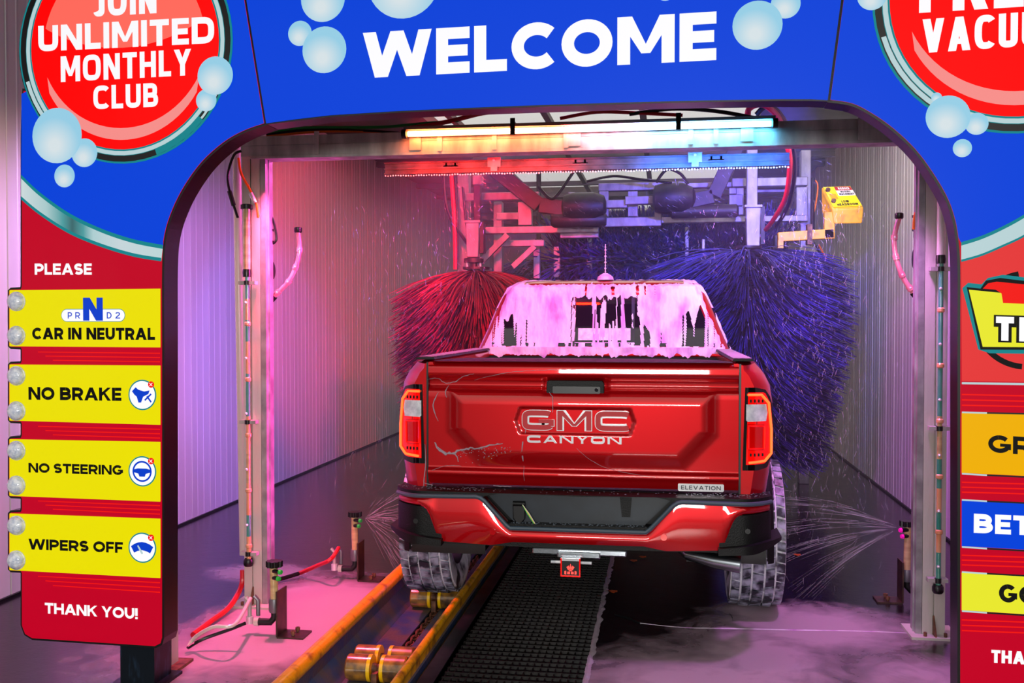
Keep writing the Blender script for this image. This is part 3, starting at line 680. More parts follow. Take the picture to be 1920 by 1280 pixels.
# ---- right panel prints
bandRT = curve_px([(1802, 455), (1840, 443), (1880, 425), (1920, 403), (1970, 370), (2030, 325), (2100, 265), (2180, 190)])
bandRB = curve_px([(1802, 490), (1840, 479), (1880, 462), (1920, 443), (1970, 410), (2030, 368), (2100, 310), (2180, 235)])
clipu = lambda l: [(min(u, uo - .004), v) for u, v in l]
bandRT, bandRB = clipu(bandRT), clipu(bandRB)
inUpR = [p for p in inR if p[1] > bandRT[0][1]]
MB().prism(list(reversed(bandRT)) + inUpR + [seamR1, (arcR[0][0] - .03, TOPV)] + [(x - .004, y) for x, y in arcR] + [(uo - .004, cRy - .45)], AF, 0, LY).build('blue_field', 'blue', pr, smooth=False)
b = MB(); b.sheet(bandRT + list(reversed(bandRB)), AF, LY * 1.5); b.build('wave_band', 'silver_print', pr, smooth=False)
b = MB(); b.sheet(shifted(bandRT, .002) + list(reversed(shifted(bandRT, -.010))), AF, LY * 2); b.sheet(shifted(bandRB, .006) + list(reversed(shifted(bandRB, -.002))), AF, LY * 2); b.build('band_edge', 'teal_print', pr, smooth=False)
badge(pr, (cRx, cRy), RR)
put_text(pr, 'VACUUMS', (1728, 101), (2045, 80), 38, 'white', .0100, .2, .11, 3)
put_text(pr, 'FREE', (1722, 26), (1985, 10), -60, 'white', .0100, .24, .11, 3)
for q in ((1634, -6, 28, .0106), (1755, 184, 10, .0092), (1830, 233, 22, .0092), (1776, 220, 42, .0106), (1804, 278, 18, .003)): bubble(pr, *q)
U1 = uo - .01
def to_edge(x, y): a = A(x, y); return (U1 if x >= 2040 else min(a[0], U1), a[1])
def rplate(y0, y1, yr0, yr1, m):
    MB().prism([A(1803, y1), to_edge(2040, yr1), to_edge(2040, yr0), A(1803, y0)], AF, 0, .003).build('menu_plate', m, pr, smooth=False)
    for ya, yb2, dd in ((y0, yr0, -3), (y1, yr1, 3)):
        b = MB(); b.sheet([A(1803, ya), A(1850, ya + (yb2 - ya) * .2), A(1850, ya + (yb2 - ya) * .2 + dd), A(1803, ya + dd)], AF, .0040); b.build('plate_border', 'silver_print', pr, smooth=False)
        b = MB(); b.sheet([A(1850, ya + (yb2 - ya) * .2), to_edge(2040, yb2), (to_edge(2040, yb2)[0], A(2040, yb2 + dd)[1]), A(1850, ya + (yb2 - ya) * .2 + dd)], AF, .0041); b.build('plate_border', 'trim_black', pr, smooth=False)
rplate(774, 886, 780, 900, 'amber'); rplate(938, 1023, 951, 1039, 'blue'); rplate(1073, 1143, 1088, 1160, 'lemon')
0 and MB().prism([A(1803, 718), to_edge(2040, 722), to_edge(2040, 470), to_edge(1960, 505), A(1870, 520), A(1803, 540)], AF, 0, .0022).build('logo_sheen_field', 'red_hot', pr, smooth=False) if False else None
b = MB(); b.sheet(list(bandRB) + [to_edge(2040, 718), A(1803, 714)], AF, LY); b.build('logo_sheen_field', 'sheen_red', pr, smooth=False)  # brighter red field with a reflection painted into its colour
b = MB(); b.sheet([A(1803, 716), to_edge(2040, 720), to_edge(2040, 724), A(1803, 720)], AF, .003); b.build('plate_border', 'silver_print', pr, smooth=False)
for ys, ye in ((728, 768), (893, 930), (1030, 1066), (1150, 1190)):
    b = MB()
    for k in range(3):
        y = ys + (ye - ys) * (.25 + .25 * k); b.sheet([A(1803, y), to_edge(2040, y + 6), (to_edge(2040, y + 9)[0], A(2040, y + 9)[1]), A(1803, y + 2.5)], AF, .0026 + .0001 * k)
    b.build('speed_lines', 'red_line', pr, smooth=False)
put_text(pr, 'GR', (1852, 847), (1936, 853), 814, 'black_print', .0050, .25, .1)
put_text(pr, 'BET', (1825, 998), (1933, 1003), 962, 'white', .0050, .27, .1)
put_text(pr, 'GO', (1872, 1127), (1946, 1133), 1093, 'black_print', .0050, .25, .1)
put_text(pr, 'THANK YOU!', (1858, 1241), (2052, 1252), 1217, 'white', .0040, .25, .08)
# logo: tilted yellow board on a dark ring with a red swoosh
cc = A(1925, 600); Rl = 103 * scal(1900, 600)
lg = MB(); ringsheet(lg, cc, Rl * .86, Rl * .97, .003, 100, 265); lg.build('logo_ring', 'black_print', pr, smooth=False)
ex = lambda l, x: [((min(u, U1)), v) for u, v in AP(l)]
MB().prism(ex([(1804, 540), (1815, 530), (1840, 533), (1852, 521), (1880, 515), (1990, 528), (1990, 664), (1855, 662), (1834, 655)], 0), AF, 0, .0032).build('logo_edge', 'teal_print', pr, smooth=False)
MB().prism(ex([(1812, 538), (1838, 541), (1848, 526), (1875, 521), (1990, 535), (1990, 656), (1838, 655)], 0), AF, .0032, .0038).build('logo_edge', 'black_print', pr, smooth=False)
MB().prism(ex([(1816, 543), (1990, 560), (1990, 651), (1842, 650)], 0), AF, .0038, .0046).build('logo_board', 'lemon', pr, smooth=False)
MB().prism(ex([(1842, 541), (1852, 531), (1868, 528), (1990, 540), (1990, 572), (1880, 568), (1877, 550), (1866, 543)], 0), AF, .0046, .0052).build('logo_swoosh', 'red_line', pr, smooth=False)
put_text(pr, 'TH', (1862, 641), (1952, 644), 590, 'black_print', .0060, .46, .0)
put_text(pr, 'TH', (1866, 638), (1948, 641), 593, 'white', .0068, .28, .2)

# ================================================================== GANTRY FRAME behind the arch
GY = 4.94
gan = thing('spray_gantry', 'grey aluminium gantry of two posts and a crossbeam straddling the bay', 'gantry', (-.45, GY, 0))
xl0, xl1 = PY(456, 700, GY).x, PY(489, 700, GY).x     # left post front face
xr0, xr1 = PY(1733, 700, GY).x, PY(1776, 700, GY).x
zt, zb2 = PY(800, 247, GY).z, PY(800, 285, GY).z
def post(x0, x1, z1, name='post'):
    b = MB(); w_ = x1 - x0; y0, y1 = GY, GY + .10
    # extruded section with a groove in the front
    b.box(x0, x0 + w_ * .45, y0, y1, 0.012, z1); b.box(x0 + w_ * .52, x1, y0, y1, 0.012, z1); b.box(x0 + w_ * .44, x0 + w_ * .53, y0 + .012, y1 - .005, 0.012, z1)
    return b.build(name, 'galv_rust', gan, smooth=False)
pA = post(xl0, xl1, zb2); pB = post(xr0, xr1, zb2)
for p, x0, x1, sg in ((pA, xl0, xl1, 1), (pB, xr0, xr1, -1)):
    b = MB(); b.box(x0 - .06, x1 + .06, GY - .06, GY + .16, 0, .012); b.build('base_plate', 'galv_rust', p, smooth=False)
    b = MB()
    for dx, dy in ((-.035, -.035), (.035, -.035)): b.lathe([(.008, .012), (.008, .03), (.004, .032)], ((x0 + x1) / 2 + dx * 1.3, GY + dy, 0), n=8)
    b.build('anchor_bolt', 'rust', p)
    b = MB(); b.prism([(0, 0), (.05, 0), (0, .09)], lambda u, v, d: Vector(((x0 + x1) / 2 + d, GY - u, .012 + v)), -.004, .004); b.build('gusset', 'rust', p, smooth=False)
    xi = x1 if sg > 0 else x0
    # inner side channel of the post facing the bay
    b = MB(); xa, xb = (xi + .002, xi + .03) if sg > 0 else (xi - .03, xi - .002)
    b.box(xa, xb, GY + .0, GY + .10, .012, zb2); b.box(xi + sg * .03, xi + sg * .036, GY + .035, GY + .04, .012, zb2); b.build('side_channel', 'alum', p, smooth=False)
b = MB(); x0, x1 = xl0, xr1 + .6
b.box(x0, x1, GY - .01, GY + .1, zb2, zb2 + .052); b.box(x0, x1, GY - .01, GY + .1, zb2 + .056, zt); b.box(x0, x1, GY - .006, GY + .09, zb2 + .05, zb2 + .058); b.box(x0 + .05, x1, GY - .014, GY + .1, zb2 - .014, zb2 - .001)
bm_ = b.build('crossbeam', 'galv', gan, smooth=False)
for px in (596, 826, 928, 1062, 1295, 1342, 1612):
    x = PY(px, 270, GY).x; b = MB(); b.box(x - .012, x + .012, GY - .022, GY - .0145, zb2, zt + .015); b.build('bracket_strap', 'galv', bm_, smooth=False)
for px in (780, 1078, 1400):
    x = PY(px, 270, GY).x; b = MB(); b.box(x - .03, x + .03, GY - .020, GY - .0145, zb2 + .008, zt - .006); b.build('joint_plate', 'galv', bm_, smooth=False)
# big clamp on the left of the beam
# second slim post just behind the left arch leg
b = MB(); q = PZ(318, 1252); x = q.x
b.box(x - .045, x + .01, q.y, q.y + .06, .012, 2.3); o = b.build('steel_post', 'galv_rust', smooth=False)
tag(o, 'pale stained steel post with foot plate hidden behind the left arch leg', 'post')
b = MB(); b.box(x - .10, x + .06, q.y - .05, q.y + .1, 0, .012); b.build('base_plate', 'rust', o, smooth=False)

# round white conduit beside the left post
cx = PY(449, 700, GY + .08).x
o = MB().tube([(cx, GY + .12, PY(449, 1050, GY).z), (cx - .03, GY + .12, 2.6)], .022, 14).build('conduit', 'hose_white')
tag(o, 'round white vertical conduit on the outer side of the left gantry post', 'conduit')

def spray_pipe(px, ytop, yfat, ybot, name_label, yfat_bot, colors, fatm):
    Y = GY - .04; x = PY(px, 700, Y).x; zz = lambda y: PY(px, y, Y).z
    t = thing('spray_pipe', name_label, 'pipe', (x, Y, zz(ybot)))
    b = MB(); b.tube([(x, Y, zz(ytop)), (x, Y, zz(yfat_bot))], .019, 14); f = b.build('wide_tube', fatm, t)
    MB().lathe([(.030, 0), (.030, .022), (.024, .026)], (x, Y, zz(ytop)), n=16).build('cap', 'black', t)
    MB().lathe([(.021, -.02), (.023, 0), (.021, .02)], (x, Y, zz(yfat_bot)), n=16).build('coupling', 'hose_black', t)
    ys = yfat_bot
    for i, (yn, m) in enumerate(colors):
        b = MB(); b.tube([(x + .002, Y, zz(ys)), (x + .002, Y, zz(yn))], .0115, 12); b.build('slim_tube', m, t); ys = yn
    for y in range(int(yfat_bot) + 55, int(ybot) - 30, 104):
        b = MB(); b.lathe([(.012, -.012), (.017, -.006), (.017, .006), (.012, .012)], (x + .003, Y, zz(y + 40)), n=12); b.build('pipe_joint', 'pipe_peach', t)
        b = MB(); b.ball((x - .002, Y - .014, zz(y)), .0075, 8, 6); b.build('nozzle', 'chrome', t)
    for y in (yfat_bot + 18, (yfat_bot + ybot) / 2 + 10, ybot - 12):
        z = zz(y); b = MB(); b.box(x - .045, x + .045, Y - .008, Y + .035, z - .009, z + .009); c = b.build('clamp', 'galv', t, smooth=False)
        MB().lathe([(.016, -.011), (.016, .011)], (x, Y, z), n=12).build('clamp_ring', 'black', c)
    MB().lathe([(.020, -.03), (.026, -.02), (.026, 0), (.02, .01)], (x, Y, zz(ybot)), n=14).build('end_fitting', 'black', t)
    return t
spray_pipe(464, 392, 400, 1050, 'peach and teal foam-filled spray pipe strapped to the left gantry post', 512,
           [(560, 'pipe_teal'), (600, 'pipe_peach'), (640, 'pipe_teal'), (700, 'pipe_peach'), (780, 'pipe_teal'), (850, 'pipe_peach'), (905, 'pipe_tan'), (965, 'pipe_peach'), (1005, 'pipe_teal'), (1050, 'pipe_peach')], 'pipe_tan')
spray_pipe(1762, 330, 350, 1100, 'pale clear and green spray pipe strapped to the right gantry post', 486,
           [(600, 'pipe_teal'), (690, 'pipe_teal'), (780, 'pipe_teal'), (860, 'pipe_tan'), (915, 'pipe_teal'), (960, 'pipe_peach'), (1000, 'pipe_teal'), (1035, 'pipe_peach'), (1100, 'pipe_teal')], 'hose_white')
# dark tie straps reaching across
def hose(name, pts, r, m, label, cat='hose', group=None, n=8, sub=6):
    o = MB().tube(spline(pts, sub), r, n).build(name, m); return tag(o, label, cat, group)
Y = GY - .05
hose('hose', [PY(452, 283, Y), PY(438, 292, Y), PY(427, 330, Y), PY(432, 365, Y), PY(443, 400, Y), PY(446, 408, Y)], .007, 'hose_black', 'black hose arching down beside the top of the left gantry post')
o = MB().tube([PY(430, 358, Y - .005), PY(438, 385, Y - .005)], .012, 10).build('hose_sleeve', 'rubber'); tag(o, 'black rubber sleeve on the black hose by the left post', 'sleeve')
hose('hose', [PY(447, 296, Y), PY(452, 325, Y), PY(468, 355, Y), PY(480, 380, Y), PY(484, 408, Y)], .007, 'hose_orange', 'orange hose curling down to the pipe cap on the left gantry post')
o = MB().tube([PY(470, 362, Y - .005), PY(478, 380, Y - .005)], .011, 10).build('hose_sleeve', 'hose_white'); tag(o, 'white sleeve on the orange hose of the left post', 'sleeve')
hose('hose', [PY(499, 392, GY + .1), PY(512, 412, GY + .1), PY(518, 440, GY + .1), PY(517, 452, GY + .1), PY(508, 458, GY + .1)], .007, 'hose_black', 'black hose bulging out on the inner side of the left post')
# valve cluster on the inner side of the left post
def valves(px, ys, sg, lab):
    t = thing('valve_cluster', lab, 'valve', PY(px, ys[1], GY + .1))
    for i, y in enumerate(ys):
        p = PY(px, y, GY + .1); b = MB()
        b.lathe([(.014, -.02), (.016, -.012), (.016, .012), (.014, .02)], p, 'z', 10); b.tube([p, p + Vector((sg * .04, 0, .0))], .008, 8)
        b.lathe([(.022, .018), (.022, .03)], p, 'z', 12); b.build('valve_body', 'black', t)
    p = PY(px, ys[-1] + 45, GY + .1); b = MB(); b.lathe([(.001, -.014), (.05, -.012), (.05, .012), (.001, .014)], p, 'x', 20); b.build('pressure_drum', 'rubber', t)
valves(506, (440, 462), -1, 'black valves and drum on the inner side of the left gantry post')
valves(1719, (415, 440), 1, 'black valves and drum on the inner side of the right gantry post')
hose('hose', [PY(1726, 384, GY + .08), PY(1716, 402, GY + .08), PY(1713, 430, GY + .08)], .007, 'hose_orange', 'short orange hose on the inner side of the right gantry post')
# curved foam arms
def foam_arm(pts, lab, capup):
    Y = GY + .16; P = [PY(x, y, Y) for x, y in pts]; t = thing('foam_arm', lab, 'foam applicator', P[-1])
    sp = spline(P, 6); MB().tube(sp, .0125, 12).build('curved_pipe', 'pipe_pink', t)
    for i in range(6, len(sp) - 3, 6):
        d = (sp[i + 1] - sp[i]).normalized(); MB().tube([sp[i] - d * .012, sp[i] + d * .012], .0165, 12).build('pipe_joint', 'pipe_pink', t)
        n_ = sp[i] + Vector((0, -.012, 0)); MB().ball(n_, .007, 8, 5).build('nozzle', 'hose_white', t)
    MB().lathe([(.017, -.006), (.021, .0), (.021, .02), (.012, .024)], P[0], n=14).build('cap', 'black', t)
    d = (sp[-1] - sp[-2]).normalized(); MB().tube([sp[-1] - d * .03, sp[-1] + d * .03], .019, 12).build('elbow', 'rubber', t)
foam_arm([(559, 434), (562, 468), (555, 500), (541, 528), (521, 548), (508, 562)], 'curved pink foam arm with black cap beside the left gantry post', 1)
foam_arm([(1686, 408), (1677, 445), (1680, 482), (1691, 515), (1706, 540), (1720, 556)], 'curved pink foam arm with black cap beside the right gantry post', 1)

# ================================================================== LIGHT BAR on the beam
LYY = GY - .07
def emat(name, stops, s):
    m = bpy.data.materials.new(name); m.use_nodes = True; n = m.node_tree.nodes; L = m.node_tree.links; b_ = n['Principled BSDF']
    t = n.new('ShaderNodeTexCoord'); sp = n.new('ShaderNodeSeparateXYZ'); L.new(t.outputs['Object'], sp.inputs[0])
    mr = n.new('ShaderNodeMapRange'); mr.inputs[1].default_value = stops[0][0]; mr.inputs[2].default_value = stops[-1][0]; L.new(sp.outputs['X'], mr.inputs[0])
    r = n.new('ShaderNodeValToRGB'); e = r.color_ramp.elements; a, z = stops[0][0], stops[-1][0]
    e[0].color = stops[0][1] + (1,); e[1].color = stops[-1][1] + (1,)
    for x, c in stops[1:-1]: q = e.new((x - a) / (z - a)); q.color = c + (1,)
    L.new(mr.outputs[0], r.inputs[0]); L.new(r.outputs[0], b_.inputs['Emission Color']); b_.inputs['Emission Strength'].default_value = s
    b_.inputs['Base Color'].default_value = (.8, .8, .8, 1)
    return m
a0, a1 = PY(765, 257, LYY), PY(1446, 225, LYY); zc = (a0.z + a1.z) / 2
lb = thing('light_bar', 'long glowing tube light shifting from red to icy blue on the gantry crossbeam', 'light', (0, LYY, zc))
M['tube'] = emat('gradient_tube_light', [(a0.x, (1, .17, .04)), (a0.x + .75, (1, .14, .05)), (a0.x + 1.0, (1, .35, .5)), (a1.x - .55, (.25, .6, 1)), (a1.x, (.08, .55, 1))], 75)
xs = PY(960, 247, LYY).x
for u0, u1 in ((a0.x, xs - .01), (xs + .01, a1.x)): MB().tube([(u0, LYY, zc), (u1, LYY, zc)], .013, 12).build('light_tube', 'tube', lb)
b = MB(); b.box(a0.x - .02, a1.x + .02, LYY - .01, LYY + .03, zc + .020, zc + .036); b.box(a0.x - .02, a1.x + .02, LYY + .03, LYY + .04, zc - .01, zc + .036); b.build('reflector_housing', 'housing', lb, smooth=False)
for x in (a0.x - .018, a1.x + .018): MB().tube([(x - .012, LYY, zc), (x + .012, LYY, zc)], .024, 14).build('end_cap', 'black', lb)
for px in (962, 1272):
    x = PY(px, 240, LYY).x; b = MB(); b.box(x - .012, x + .012, LYY - .018, LYY - .014, zc - .02, zc + .06); b.box(x - .012, x + .012, LYY - .018, LYY + .04, zc + .037, zc + .043); b.build('hanger_clip', 'black', lb, smooth=False)
# lower spray bar; red-to-blue light is painted into its drops as glow
SY = GY + .35
s0, s1 = PY(722, 318, SY), PY(1480, 299, SY); sz = (s0.z + s1.z) / 2
sb = thing('spray_bar', 'long slotted spray bar with a dripping bottom edge hanging under the crossbeam', 'spray bar', (0, SY, sz))
b = MB(); b.box(s0.x, s1.x, SY, SY + .012, sz - .03, sz + .035); b.box(s0.x, s1.x, SY - .018, SY + .0, sz - .03, sz - .022); b.box(s0.x, s1.x, SY - .018, SY, sz + .027, sz + .035)
b.box(s0.x, s1.x, SY - .02, SY - .012, sz - .006, sz + .004); b.build('channel', 'bar_channel', sb, smooth=False)
for px in (928, 1303):
    x = PY(px, 300, SY).x; b = MB(); b.box(x - .035, x + .035, SY - .03, SY - .02, sz - .005, sz + .045); b.box(x - .018, x + .018, SY - .034, SY - .02, sz - .028, sz + .0); b.tube([(x, SY - .02, sz + .04), (x, SY - .02, zb2 - .014)], .006, 8); q = b.build('hanger_bracket', 'alum', sb, smooth=False)
    MB().tube([(x, SY - .03, sz + .03), (x, SY - .042, sz + .03)], .007, 8).build('bolt', 'chrome', q)
M['drops'] = emat('glow_tinted_drops', [(s0.x, (1, .25, .2)), (s0.x + 1.0, (1, .45, .5)), (s1.x, (.6, .75, 1))], 1.1)
b = MB(); nd = 150
for i in range(nd):
    x = s0.x + (s1.x - s0.x) * (i + .5) / nd; b.ball((x, SY - .016, sz - .037 - random.random() * .004), .0038 + random.random() * .0015, 6, 4)
b.build('water_drops', 'drops', sb, kind='stuff')
for px, c in ((822, 'hose_blue'), (1090, 'hose_blue')):
    pass
for px, mm, lab in ((845, 'alum', 'small bracket box above the left end of the spray bar'), (1088, 'alum', 'small bracket box above the middle of the spray bar'), (1343, 'hose_orange', 'small orange bracket above the right part of the spray bar')):
    x = PY(px, 292, SY).x; b = MB(); b.box(x - .03, x - .02, SY - .0, SY + .03, sz + .036, zb2 - .02); b.box(x + .02, x + .03, SY, SY + .03, sz + .036, zb2 - .02); b.box(x - .04, x + .04, SY, SY + .03, zb2 - .03, zb2 - .015)
    tag(b.build('bracket', mm, smooth=False), lab, 'bracket')
# cables lying on top of the beam
Yc = GY + .05
cab = [('hose_green', [(500, 250), (560, 240), (640, 239), (720, 238), (790, 232), (860, 226)], 'green cable running along the top of the crossbeam', .008),
       ('hose_orange', [(500, 256), (590, 247), (680, 246), (760, 249), (800, 244)], 'orange cable along the left top of the crossbeam', .007),
       ('hose_black', [(500, 252), (600, 243), (700, 246), (780, 250), (860, 240)], 'black cable sagging along the left top of the crossbeam', .008),
       ('hose_red', [(770, 240), (840, 228), (905, 212), (960, 206)], 'red hose rising from the crossbeam above the light bar', .012),
       ('hose_red', [(1050, 222), (1120, 210), (1200, 212), (1280, 216)], 'red hose lying above the middle of the light bar', .009),
       ('hose_black', [(1180, 214), (1260, 204), (1340, 208), (1420, 222)], 'black hose curving above the blue end of the light bar', .010)]
for m, pts, lab, r in cab: hose('cable' if 'cable' in lab else 'hose', [PY(x, y, Yc) for x, y in pts], r, m, lab, 'cable' if 'cable' in lab else 'hose')
hose('hose', [PY(1402, 222, 5.2), PY(1404, 205, 5.2), PY(1420, 196, 5.2), PY(1440, 200, 5.2), PY(1462, 225, 5.4), PY(1476, 270, 5.8), PY(1481, 315, 6.2), PY(1472, 372, 6.7), PY(1450, 412, 7.2), PY(1436, 430, 7.6)], .016, 'hose_red', 'long bright red hose looping down right of the light bar', n=10)
hose('hose', [PY(1418, 215, 5.3), PY(1440, 198, 5.3), PY(1468, 222, 5.5), PY(1486, 270, 5.9), PY(1490, 325, 6.3), PY(1478, 385, 6.8), PY(1455, 425, 7.4)], .014, 'hose_black', 'long black hose beside the bright red hose')

# ================================================================== FLOOR SPRAY STANDS
def stand(x, y, ztop, facing, noz, lab, platex, tan='pipe_tan'):
    t = thing('spray_stand', lab, 'spray stand', (x, y, 0))
    b = MB(); b.tube([(x, y, .17), (x - .004 * facing, y, ztop)], .019, 16); b.build('tube', tan, t)
    z = ztop; k = 18; vs = []
    prof = []
    b = MB(); n = 40
    for hh in (0, .028):
        for i in range(n):
            r = .040 if (i // 2) % 2 else .034; a = 2 * PI * i / n; b.v.append((x + r * math.cos(a), y + r * math.sin(a), z + hh))
    b.f = [(i, (i + 1) % n, n + (i + 1) % n, n + i) for i in range(n)] + [tuple(range(n - 1, -1, -1)), tuple(range(n, 2 * n))]; b.mi = [0] * len(b.f)
    b.build('knob_cap', 'black', t)
    for dz, dy, sx_ in ((-.018, 0.0, .035), (-.05, -.008, .026)):
        p = Vector((x, y - .012, z + dz)); q = p + Vector((facing * sx_, -.012, .0))
        MB().tube([p, q], .010, 10).build('nozzle_holder', 'black', t); MB().tube([q, q + Vector((facing * .012, -.004, 0))], [.013, .010], 10).build('nozzle_tip', noz, t)
    # steel bracket with foot
    px_ = x + platex * .03; b = MB(); b.box(px_ - .004, px_ + .004, y - .05, y + .07, 0.006, .22); b.box(min(px_, px_ + platex * .13), max(px_, px_ + platex * .13), y - .05, y + .07, 0, .008); pl_ = b.build('bracket_plate', 'plate_steel', t, smooth=False)
    for dy in (-.02, .04): MB().lathe([(.007, .008), (.007, .03), (.012, .03), (.012, .016)], (px_ + platex * .07, y + dy, 0), n=8).build('anchor_bolt', 'rust', pl_)
    MB().lathe([(.024, .11), (.027, .12), (.027, .165), (.024, .175)], (x, y, 0), n=14).build('union_nut', 'housing', t)
    b = MB(); b.tube([(x, y, .12), (x, y, .085), (x - platex * .02, y, .062), (x - platex * .08, y, .06)], .017, 12); b.build('elbow', 'rubber', t)
    b = MB(); b.tube([(x - platex * .078, y, .06), (x - platex * .10, y, .06)], .021, 12); b.build('white_nut', 'hose_white', t)
    b = MB(); xx = x - platex * .125; b.tube([(xx, y, .05), (xx, y, .085)], .018, 12); b.build('valve', 'chrome', t)
    for q in (0, .03):
        b = MB(); b.tube([(xx + platex * q, y + q, .08), (xx + platex * q, y + q, .155), (xx - platex * .02 + platex * q, y + q, .175)], .010, 10); b.build('riser', 'housing' if q else 'galv', t)
    return t
p = PZ(515, 1190); stand(p.x, p.y, PY(515, 1062, p.y).z, 1, 'nozzle_green', 'nearest left floor spray stand with black knob and tan tube', 1)
pL = p
p = PZ(666, 1086); stand(p.x, p.y, PY(666, 968, p.y).z, 1, 'nozzle_green', 'farther left floor spray stand misting towards the truck', 1); pM = p
p = PZ(1700, 1128); stand(p.x, p.y, PY(1700, 986, p.y).z, -1, 'nozzle_magenta', 'right floor spray stand with magenta nozzles by the right post', -1, 'pipe_tan'); pR = p
zf = .02
hose('hose', [Vector((pL.x - .12, pL.y, .17)), PZ(440, 1170, .14), PZ(400, 1175, .13), PZ(365, 1195, .06), PZ(352, 1215, .02)], .009, 'hose_white', 'white hose end leading from the nearest spray stand')
hose('hose', [PZ(352, 1214, .03), PZ(380, 1198, .05), PZ(430, 1180, .09), PZ(460, 1168, .12)], .008, 'hose_black', 'thin black hose beside the white hose end')
hose('hose', [PY(455, 1068, GY + .02), PY(452, 1100, GY), PZ(430, 1138, .03), PZ(395, 1165, .02), PZ(362, 1190, .02)], .014, 'hose_red', 'dark red hose dropping from the left post to the floor')
hose('hose', [Vector((pM.x - .1, pM.y, .18)), PZ(620, 1048, .16), PZ(595, 1060, .10), PZ(560, 1075, .02)], .012, 'hose_red', 'red and black hose reaching the farther left spray stand')
hose('hose', [PZ(560, 1075, .03), PZ(530, 1084, .02), PZ(505, 1090, .015)], .012, 'hose_black', 'black hose tail lying on the floor behind the left gantry post')

# ================================================================== CONVEYOR
cv = thing('conveyor', 'chain conveyor trough between two orange guide rails', 'conveyor', (-1.29, 4, -.2))
b = MB(); b.tube([(-1.505, 2.2, .045), (-1.505, 16, .045)], .034, 16); b.build('guide_rail', 'yellow_paint', cv, label='thick left orange guide rail tube')
b = MB(); b.tube([(-1.06, 2.2, .045), (-1.06, 16, .045)], .019, 12); b.box(-1.075, -1.045, 2.2, 16, -.012, .035); b.build('guide_rail', 'yellow_paint', cv, label='thin right yellow guide rail')
b = MB(); b.box(-1.535, -1.49, 2.2, 16, -.2, .02); b.build('side_wall', 'trough', cv, smooth=False)
b = MB(); b.box(-1.05, -1.035, 2.2, 16, -.2, -.0); b.build('side_wall', 'trough', cv, smooth=False)
b = MB(); b.box(-1.49, -1.285, 2.2, 16, -.13, -.118); b.box(-1.235, -1.05, 2.2, 16, -.13, -.118)
b.add([(-1.49, 2.2, -.04), (-1.42, 2.2, -.117), (-1.42, 16, -.117), (-1.49, 16, -.04)], [(0, 1, 2, 3)]); b.build('deck_plate', 'trough', cv, smooth=False)
b = MB(); b.box(-1.0, -.93, 2.2, 16, -.012, .012); b.box(-.945, -.93, 2.2, 16, -.2, .018); b.build('curb_angle', 'curb_steel', cv, smooth=False)
link = None
for i in range(60):
    y = 3.6 + i * .052
    if link is None:
        b = MB(); ring = [(-.018 * math.cos(a), .036 * math.sin(a)) for a in [2 * PI * k / 12 for k in range(12)]]
        b.tube([(u, v, 0) for u, v in ring], .006, 6, closed=True); link = b.build('chain_link', 'rust', cv, local=True); o = link
    else: o = link.copy(); COL.objects.link(o); o.parent = cv
    o.location = (-1.26 + 1.29, y - 4, -.13 + .2); o.rotation_euler = (0, (PI / 2) * (i % 2), 0)
def roller_set(y, lab):
    t = thing('push_roller', lab, 'roller', (-1.26, y, -.09))
    for dy, rr in ((0, .058), (.13, .058)):
        for sg in (-1, 1):
            xc = -1.262 + sg * .085; b = MB()
            b.lathe([(.02, -.052), (rr * .92, -.052), (rr, -.046), (rr, .046), (rr * .92, .052), (.02, .052)], (xc, y + dy, -.055), 'x', 24); r_ = b.build('roller', 'roller', t)
            b = MB(); xf = xc - sg * .055; b.lathe([(.02, -.008), (rr * 1.03, -.008), (rr * 1.03, .008), (.02, .008)], (xf, y + dy, -.055), 'x', 24); b.build('flange', 'yellow_flange', r_)
        b = MB(); b.tube([(-1.39, y + dy, -.055), (-1.135, y + dy, -.055)], .016, 10); b.build('axle', 'plate_steel', t)
        b = MB(); b.lathe([(.022, -.03), (.024, -.012), (.018, 0), (.024, .012), (.022, .03)], (-1.262, y + dy, -.055), 'x', 14); b.build('hub_spring', 'rust', t)
    b = MB(); b.box(-1.275, -1.25, y - .06, y + .2, -.12, -.06); b.build('link_arm', 'rust', t, smooth=False)
q = PZ(700, 1250, -.05); roller_set(q.y, 'nearest pair of yellow-flanged brown push rollers in the conveyor trough')
q2 = PZ(818, 1118, -.05); roller_set(q2.y, 'push rollers in the trough just behind the left rear tyre')
# drain grate
gt = thing('floor_grate', 'black steel grate over the drain pit between conveyor and right floor', 'grate', (-.62, 8, -.03))
g0 = None
for i in range(19):
    x = -.912 + i * .0325
    if g0 is None: g0 = MB().box(-.0025, .0025, -4.9, 7.0, -.028, 0).build('bearing_bar', 'grate', gt, smooth=False, local=True); o = g0
    else: o = g0.copy(); COL.objects.link(o); o.parent = gt
    o.location = (x + .62, 0, .03)
g1 = None
for i in range(200):
    y = 3.2 + i * .058
    if g1 is None: g1 = MB().box(-.30, .30, -.005, .005, -.012, .002).build('cross_bar', 'grate', gt, smooth=False, local=True); o = g1
    else: o = g1.copy(); COL.objects.link(o); o.parent = gt
    o.location = (0, y - 8, .03)
# frothy fringe along the right edge of the grate
b = MB()
def ff(u, v):
    y = 3.1 + u * 7; a = noise.noise(Vector((y * 9, 0, 3))) * .012 + noise.noise(Vector((y * 40, 1, 3))) * .008
    return Vector((-.330 + a * .5 + v * (.026 + noise.noise(Vector((y * 16, 5, 1))) * .014), y, .002 + .010 * math.sin(PI * v) * (0.6 + .5 * noise.noise(Vector((y * 70, v * 3, 0))))))
b.grid(ff, 900, 5); tag(b.build('foam_fringe', 'foam_thin', smooth=True), 'white soap froth along the right edge of the drain grate', 'foam', kind='stuff')
